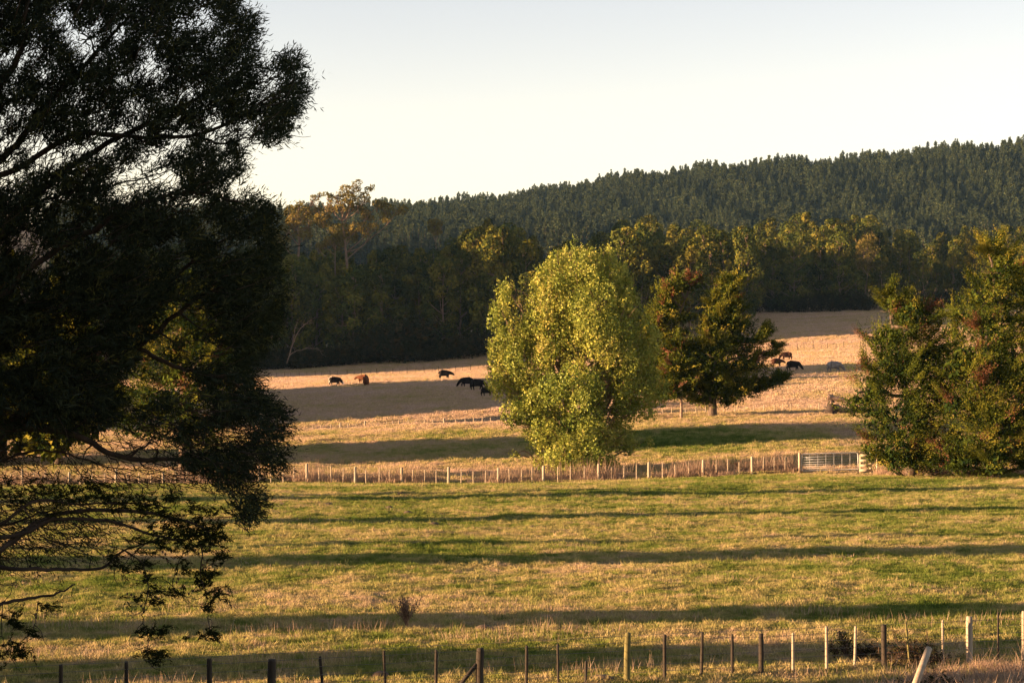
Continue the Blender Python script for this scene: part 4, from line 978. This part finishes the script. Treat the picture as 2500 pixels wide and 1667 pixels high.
def make_mid_fence():
    rng = np.random.default_rng(52); d = 145.0
    root = empty("post_and_batten_fence", at(1100, d)); b0 = np.array(root.location)
    tag(root, "pale post and batten fence running across the middle to the gate", "fence")
    pm = [post_mesh(1.25, .105, rng, M['post'], (rng.normal() * .02, 0)) for _ in range(3)]; bm = [post_mesh(1.18, .042, rng, M['post'], (rng.normal() * .03, 0), 4, True) for _ in range(4)]
    big = [-60, 55, 170, 284, 399, 516, 633, 749, 867.5, 981, 1095, 1217, 1326.5, 1461, 1584, 1716, 1836]; line = []
    for i, b in enumerate(big):
        p = at(b, d); o = link("post", pm[i % 3], root, p - b0); o.scale = (1, 1, rng.uniform(.94, 1.06)); o.rotation_euler[2] = rng.random() * 6; line.append(p)
        if i + 1 < len(big):
            for k in (1, 2, 3):
                x = b + (big[i + 1] - b) * k / 4 + rng.uniform(-2, 2); p = at(x, d); o = link("batten", bm[rng.integers(4)], root, p - b0); o.scale = (1, 1, rng.uniform(.85, 1.04)); line.append(p)
    for x in (1863, 1890, 1916): o = link("batten", bm[rng.integers(4)], root, at(x, d) - b0)
    line.append(at(1949, d))
    for hw in (.25, .5, .75, .98, 1.12): wire_part(root, [p - b0 + np.array([0, -.04, hw]) for p in line], .004)
make_mid_fence()

def make_gate():
    d = 145.0; a = at(1957, d); b = at(2094, d + .05); root = empty("farm_gate", a); tag(root, "wide galvanised tube farm gate hung beside the broad cypress", "gate")
    L = b[0] - a[0]; dz = b[2] - a[2] + 0.10; sl = dz / L; H = 1.22; z0 = .16
    P = lambda x, z: np.array([x, 0, z0 + z + sl * x])
    c = .16; pts = [P(0, 0), P(L, 0)]
    fr = MB(); q = [(0, 0), (0, H - c)] + [(c - c * math.cos(t), H - c + c * math.sin(t)) for t in np.linspace(.2, 1.57, 5)] + [(L - c, H)] + [(L - c + c * math.sin(t), H - c + c * math.cos(t)) for t in np.linspace(.2, 1.57, 5)] + [(L, 0), (0, 0)]
    fr.tube([P(*x) for x in q], .036, 6, False); fr.build("frame", M['galv'], root, True)
    for z in (.16, .31, .46, .62, .80, .99):
        mb = MB(); mb.tube([P(.02, z), P(L - .02, z)], .014, 5); mb.build("rail", M['galv'], root)
    for k in range(1, 7):
        mb = MB(); mb.tube([P(L * k / 7, .02), P(L * k / 7, H - .02)], .011, 5); mb.build("stay_bar", M['galv'], root)
    mb = MB(); mb.tube([P(.05, H - .22), P(L * .43, H - .62)], .014, 5); mb.build("brace", M['galv'], root)
    for z in (.12, H - .2): mb = MB(); mb.box(P(-.06, z), (.16, .05, .05)); mb.build("hinge", M['galv'], root)
    rng = np.random.default_rng(53)
    gp = at(1951.5, d); o = link("gate_post", post_mesh(1.5, .10, rng, M['timber'])); o.name = "gate_post"; o.location = tuple(gp); tag(o, "stout timber post left of the steel gate", "post")
    # short rail panel right of the gate
    x0, x1 = at(2100, d), at(2125, d); r2 = empty("rail_panel", x0); tag(r2, "short pale timber panel of four rails right of the gate", "fence")
    w = x1[0] - x0[0]
    for i, (x, h, r) in enumerate(((0, 1.38, .085), (w, 1.5, .09))): link("post", post_mesh(h, r, rng, M['timber']), r2, (x, 0, 0))
    for z in (.16, .50, .86, 1.24): mb = MB(); mb.box((w / 2, -.1, z + .02), (w + .16, .04, .19)); mb.build("rail", M['timber'], r2)
    sp = at(2141, d - .3); o = link("strainer_post", post_mesh(1.05, .075, rng, M['timber'])); o.location = tuple(sp); tag(o, "short lone post between rail panel and broad cypress", "post")
make_gate()

def line_fence(name, label, posts, dfun, h, r, seed, wires=(.5, .9), mat='post'):
    rng = np.random.default_rng(seed); root = empty(name, at(posts[len(posts) // 2][0], dfun(posts[len(posts) // 2][0]))); b0 = np.array(root.location); tag(root, label, "fence"); line = []
    ms = {}
    for px, k in posts:
        p = at(px, dfun(px)); key = (k, int(rng.integers(3)))
        if key not in ms: ms[key] = post_mesh(h * (1.06 if k else .95), r * (1.9 if k else 1), rng, M[mat], (rng.normal() * .05, 0), 5)
        link("post" if k else "batten", ms[key], root, p - b0); line.append(p - b0)
    for z in wires: wire_part(root, [p + np.array([0, 0, z * h]) for p in line], .006)
line_fence("crest_fence", "low line of small pale posts along the crest behind the middle paddock",
    [(640, 0), (700, 0), (730, 0)] + [(x, x in (831, 891, 1084, 1558)) for x in (764, 783, 808, 831, 850, 870, 891, 909, 943, 958, 974, 997, 1015, 1036, 1058, 1084, 1113, 1135, 1157, 1178, 1198, 1226, 1250, 1280, 1310, 1340, 1370, 1400, 1430, 1460, 1490, 1520, 1558, 1590, 1618, 1640, 1674, 1700, 1722, 1750, 1776, 1794, 1818, 1840, 1865, 1890, 1910, 1930, 1950, 1975, 2000, 2030)],
    lambda px: 222.0 - max(0, px - 1500) * .006, 1.2, .06, 54)
rf = np.random.default_rng(55)
line_fence("paddock_fence", "thin post and wire fence behind the grazing cattle", [(x + rf.uniform(-3, 3), i % 2) for i, x in enumerate(np.arange(560, 2300, 19))], lambda px: 449.0, 1.3, .035, 56, mat='brownshadepost')

# ------------------------------------------------------------------ cattle
def cow_mesh(pose):
    V = [(-.86, 0, 1.10, .24), (-.55, 0, 1.06, .37), (0, 0, 1.00, .43), (.48, 0, 1.03, .40), (.78, 0, 1.08, .29)]
    if pose == 'graze': V += [(1.05, .03, .86, .20), (1.28, .05, .56, .155), (1.40, .06, .32, .13), (1.46, .06, .14, .085)]
    elif pose == 'half': V += [(1.08, .02, 1.05, .20), (1.34, .04, .95, .16), (1.52, .05, .80, .12), (1.64, .05, .68, .085)]
    else: V += [(1.06, 0, 1.24, .19), (1.26, 0, 1.42, .17), (1.46, 0, 1.34, .13), (1.62, 0, 1.24, .085)]
    E = [(i, i + 1) for i in range(8)]
    def leg(root, pts):
        k = root
        for p in pts: V.append(p); E.append((k, len(V) - 1)); k = len(V) - 1
    st = .10 if pose != 'graze' else .16
    for s, a in ((-1, st), (1, -st)):
        leg(1, [(-.66 + a * .3, s * .20, .78, .17), (-.74 + a, s * .20, .47, .085), (-.68 + a, s * .20, .20, .065), (-.66 + a, s * .2, .03, .07)])
        leg(3, [(.50 - a * .3, s * .20, .72, .15), (.52 - a, s * .20, .40, .08), (.50 - a, s * .20, .18, .06), (.51 - a, s * .2, .03, .07)])
    leg(0, [(-1.0, 0, 1.0, .04), (-1.05, 0, .72, .025), (-1.04, 0, .42, .035)])
    hx, hy, hz, _ = V[6]
    for s in (-1, 1): leg(6, [(hx - .03, hy + s * .17, hz + .13, .035), (hx - .05, hy + s * .27, hz + .11, .045)])
    me = bpy.data.meshes.new("body"); me.from_pydata([v[:3] for v in V], E, []); o = bpy.data.objects.new("cowtmp", me); COL.objects.link(o)
    sk = o.modifiers.new("skin", 'SKIN'); sk.use_smooth_shade = True
    for i, v in enumerate(V):
        s = me.skin_vertices[0].data[i]; f = 1.22; s.radius = (v[3] * f * (.82 if i < 4 else 1), v[3] * f); s.use_root = (i == 2)
    sb = o.modifiers.new("sub", 'SUBSURF'); sb.levels = 2; sb.render_levels = 2
    dg = bpy.context.evaluated_depsgraph_get(); dg.update()
    out = bpy.data.meshes.new_from_object(o.evaluated_get(dg)); bpy.data.objects.remove(o); bpy.data.meshes.remove(me)
    return out

def coat(name, c1, c2, patches=None):
    m, nt, out = mat_new(name); tc = N(nt, "ShaderNodeTexCoord"); n = noise(nt, 2.2, 3, .5, tc.outputs["Object"])
    c = ramp(nt, n, [(.35, c1), (.65, c2)])
    if patches:
        sx = N(nt, "ShaderNodeSeparateXYZ"); nt.links.new(tc.outputs["Object"], sx.inputs[0])
        f = math_(nt, 'GREATER_THAN', math_(nt, 'ADD', sx.outputs[0], math_(nt, 'MULTIPLY', n, .3)), patches); c = mixc(nt, f, c, (.62, .56, .48))
    b = N(nt, "ShaderNodeBsdfPrincipled"); nt.links.new(c, b.inputs["Base Color"]); b.inputs["Roughness"].default_value = .9; b.inputs["Specular IOR Level"].default_value = .1; nt.links.new(b.outputs[0], out.inputs[0]); return m
COAT = {'black': coat("black_coat", (.006, .005, .005), (.014, .011, .010)), 'face': coat("black_coat_white_face", (.006, .005, .005), (.014, .011, .010), 1.42),
        'brown': coat("red_brown_coat", (.085, .03, .014), (.15, .055, .024)), 'dark': coat("dark_brown_coat", (.03, .013, .009), (.06, .026, .015)), 'white': coat("cream_coat", (.5, .45, .38), (.65, .6, .52)), 'grey': coat("grey_coat", (.13, .125, .125), (.22, .21, .205))}
POSE = {k: cow_mesh(k) for k in ('graze', 'half', 'stand')}
def cow(px, py, yaw, pose, col, label, s=1.0, d=None):
    p = hit(px, py, 240) if d is None else at(px, d)
    root = empty("cow", p, math.radians(yaw)); root.scale = (s, s, s); tag(root, label, "cow", "cattle grazing in the far paddock")
    me = POSE[pose].copy(); me.materials.clear(); me.materials.append(COAT[col]); o = link("body", me, root)
    for q in me.polygons: q.use_smooth = True
    return p
cow(818, 942, 5, 'graze', 'face', "black cow with white face grazing beside the white cow", 1.05)
cow(816, 939.5, 8, 'graze', 'white', "cream white cow mostly hidden behind the white faced black cow", .95)
cow(886, 935, 168, 'half', 'brown', "brown cow standing sideways behind the grazing brown cow", 1.0)
cow(894, 943, -75, 'graze', 'brown', "red brown cow grazing head on toward the viewer", 1.05)
cow(1085, 926, 0, 'half', 'black', "lone black cow walking right near the thin paddock fence", 1.1)
cow(1139, 946, 170, 'graze', 'black', "black cow standing partly behind another black cow near the poplar", 1.05)
cow(1166, 953, 5, 'graze', 'black', "front black cow of the overlapping pair left of the poplar", 1.1)
cow(1189, 968, 20, 'graze', 'black', "black cow half hidden by the poplar's left edge", .9)
cow(1920, 880, 190, 'graze', 'dark', "dark brown cow grazing near the right cypress tip", 1.1)
cow(1896, 896, 10, 'half', 'dark', "cow mostly hidden behind the tip of the right cypress", 1.0)
cow(1937, 906, 0, 'graze', 'black', "black cow grazing right of the cypress in shade", 1.1)
cow(2037, 909, 0, 'graze', 'grey', "pale grey cow grazing in shade beside the right edge cypress", 1.15)

# ------------------------------------------------------------------ fallen logs, brush, shrubs
def make_logs():
    rng = np.random.default_rng(57); d = 203.0
    for i, (pts, r, lab) in enumerate([([(2028, 1012), (2030, 990), (2026, 985)], .55, "upended dark stump of the fallen tree beside the right cypress"), ([(2020, 968), (2050, 975), (2085, 985)], .28, "pale fallen log lying uppermost by the right cypress"),
             ([(2034, 992), (2056, 1000), (2090, 1004)], .36, "thick broken log behind the dark upended stump"), ([(2008, 1010), (2030, 1012), (2068, 1014)], .16, "thin pale log on the ground before the stump"), ([(2046, 980), (2034, 966)], .09, "forked bare branch sticking up from the fallen logs")]):
        b0 = W(*pts[0], d); g = gz(b0[0], b0[1]); root = empty("fallen_log", (b0[0], b0[1], g)); tag(root, lab, "log", "fallen tree pieces by the right cypress")
        base = np.array([b0[0], b0[1], g]); mb = MB(); p = smooth_path([W(a, b, d + i * .3) - base for a, b in pts], 4, r * .12, rng); mb.tube(p, r * np.linspace(1.05, .7, len(p)) * rng.uniform(.9, 1.1, len(p)), 8); mb.build("trunk", M['deadwood'] if i else M['darkbark'], root, True)
        mb = MB()
        for _ in range(4 if i != 3 else 1):
            q = p[rng.integers(len(p))]; limb(mb, q, q + unit(rng.normal(size=3) + np.array([0, 0, .8])) * rng.uniform(.4, 1.1), r * .3, .03, rng, 0, 3, 5)
        tag(mb.build("broken_limbs", M['deadwood'], root, True), kind="stuff")
make_logs()

def brush(px, d, wd, h, n, label, seed, mat='twig', lean=1.0, leafy=None, name="brush_pile", cat="brush pile"):
    rng = np.random.default_rng(seed); base = at(px, d); root = empty(name, base); tag(root, label, cat)
    mb = MB(); lf = MB(); T = []
    for _ in range(n):
        a = np.array([rng.normal() * wd * .35, rng.normal() * wd * .2, rng.random() ** 2 * h * .45]); u = unit(np.array([rng.normal() * lean, rng.normal() * .6, abs(rng.normal()) * .55 + .05]))
        e = a + u * rng.uniform(.3, .9) * wd * .6; e[2] = min(e[2], h); limb(mb, a, e, .016, .005, rng, .2, 3, 4); T.append(e)
        for _ in range(3): limb(mb, a * .4 + e * .6, e + rng.normal(size=3) * .12, .007, .003, rng, .2, 2, 3)
    tag(mb.build("twigs", M[mat], root), kind="stuff")
    if leafy:
        T = np.array(T); D = unit(rng.normal(size=T.shape) + np.array([0, 0, .4])); sprays(lf, rng, np.repeat(T, 2, 0), np.repeat(D, 2, 0) + rng.normal(size=(len(T) * 2, 3)) * .4, 10, .22, .07, .03, rng.uniform(0, 1, len(T) * 2), .8, 0, .2); tag(lf.build("dead_leaves", M[leafy], root), kind="stuff")
brush(2065, 54.5, .7, 1.0, 46, "dark twiggy bush behind the fence at lower right", 71, 'twig', .5, 'scrub', "dead_bush", "bush")
brush(2120, 54.2, .55, .6, 40, "small brown brush heap between fence posts at lower right", 72, 'twig', 1.0, 'scrub')
brush(2230, 53.4, 1.15, .85, 90, "largest heap of brown brush behind the leaning post", 73, 'twig', 1.4, 'scrub')
brush(2275, 49.0, .8, .55, 40, "dark tangle of dead weeds beside the leaning pale stay", 74, 'twig', 1.0, 'scrub')
brush(1912, 47.6, .5, .42, 26, "small dark weed tuft below the fence", 75, 'twig', .6, 'scrub', "weed_tuft", "weed")
brush(2290, 141.0, 2.4, .95, 110, "reddish low bush in front of the right cypresses", 76, 'twig', 1.0, 'rust', "low_bush", "bush")
brush(1830, 146.2, 2.4, .8, 60, "brown fallen brush against the fence left of the gate", 77, 'twig', 1.6, 'rust')
brush(1770, 144.6, 1.5, .45, 40, "low heap of sticks before the fence left of the gate", 78, 'deadwood', 1.6)

def make_thistle():
    rng = np.random.default_rng(81); d = 60.5; base = at(993, d); root = empty("thorn_shrub", base); tag(root, "small upright bare thorny shrub alone in the front paddock", "shrub")
    st = MB(); sd = MB()
    for i in range(26):
        a = rng.random() * 6.28; sp = rng.uniform(.05, .5); e = np.array([np.cos(a) * sp, np.sin(a) * sp, rng.uniform(.55, .9)])
        p = smooth_path([(0, 0, 0), (e[0] * .25, e[1] * .25, e[2] * .35), e * (.75, .75, .7), e], 4, .008, rng); st.tube(p, np.linspace(.016, .006, len(p)), 4)
        for q in p[5:]:
            for _ in range(2):
                u = unit(rng.normal(size=3) + (0, 0, .3)); st.tube([q, q + u * .09], [.005, .003], 3); sd.box(q + u * rng.uniform(.05, .1), (.02, .02, .026))
    tag(st.build("stems", M['deadwood'], root), kind="stuff"); tag(sd.build("seed_heads", M['twig'], root), kind="stuff")
make_thistle()

# earth clods thrown up in the front paddock
clm = MB(); ph = np.linspace(0, math.pi / 2, 4); clm.tube(np.stack([ph * 0, ph * 0, np.sin(ph) * .16 - .02], -1), np.maximum(np.cos(ph) * .3, .02), 9); clod = clm.mesh("earth_mound", M['earth'], True)
for i, (px, py) in enumerate([(677, 1240), (838, 1268), (952, 1242), (978, 1207), (1060, 1281), (996, 1254), (800, 1233), (690, 1233), (1182, 1537), (930, 1652), (1470, 1655), (1300, 1290)]):
    p = hit(px, py); o = link("earth_mound", clod, None, p); o.scale = (RNG.uniform(.7, 1.4), RNG.uniform(.7, 1.2), RNG.uniform(.6, 1.3)); o.rotation_euler[2] = RNG.random() * 6
    tag(o, "small dark mound of earth in the short grass of the front paddock", "earth mound", "earth mounds in the front paddock")

# ------------------------------------------------------------------ haze
def make_haze():
    mb = MB(); z0 = float(ZMIN) - 1.5; z1 = 285.0
    mb.box((0, 1800, (z0 + z1) / 2), (5400, 4600, z1 - z0)); o = mb.build("haze", None)
    m = bpy.data.materials.new("haze_air"); m.use_nodes = True; nt = m.node_tree; nt.nodes.clear(); out = nt.nodes.new("ShaderNodeOutputMaterial")
    v = nt.nodes.new("ShaderNodeVolumePrincipled"); v.inputs["Color"].default_value = (.36, .66, 1.0, 1); v.inputs["Density"].default_value = HAZE; v.inputs["Anisotropy"].default_value = 0.2
    nt.links.new(v.outputs[0], out.inputs["Volume"]); o.data.materials.append(m); tag(o, "thin pale haze over the far hill", None, None, "stuff")
HAZE = 0.000026
make_haze()
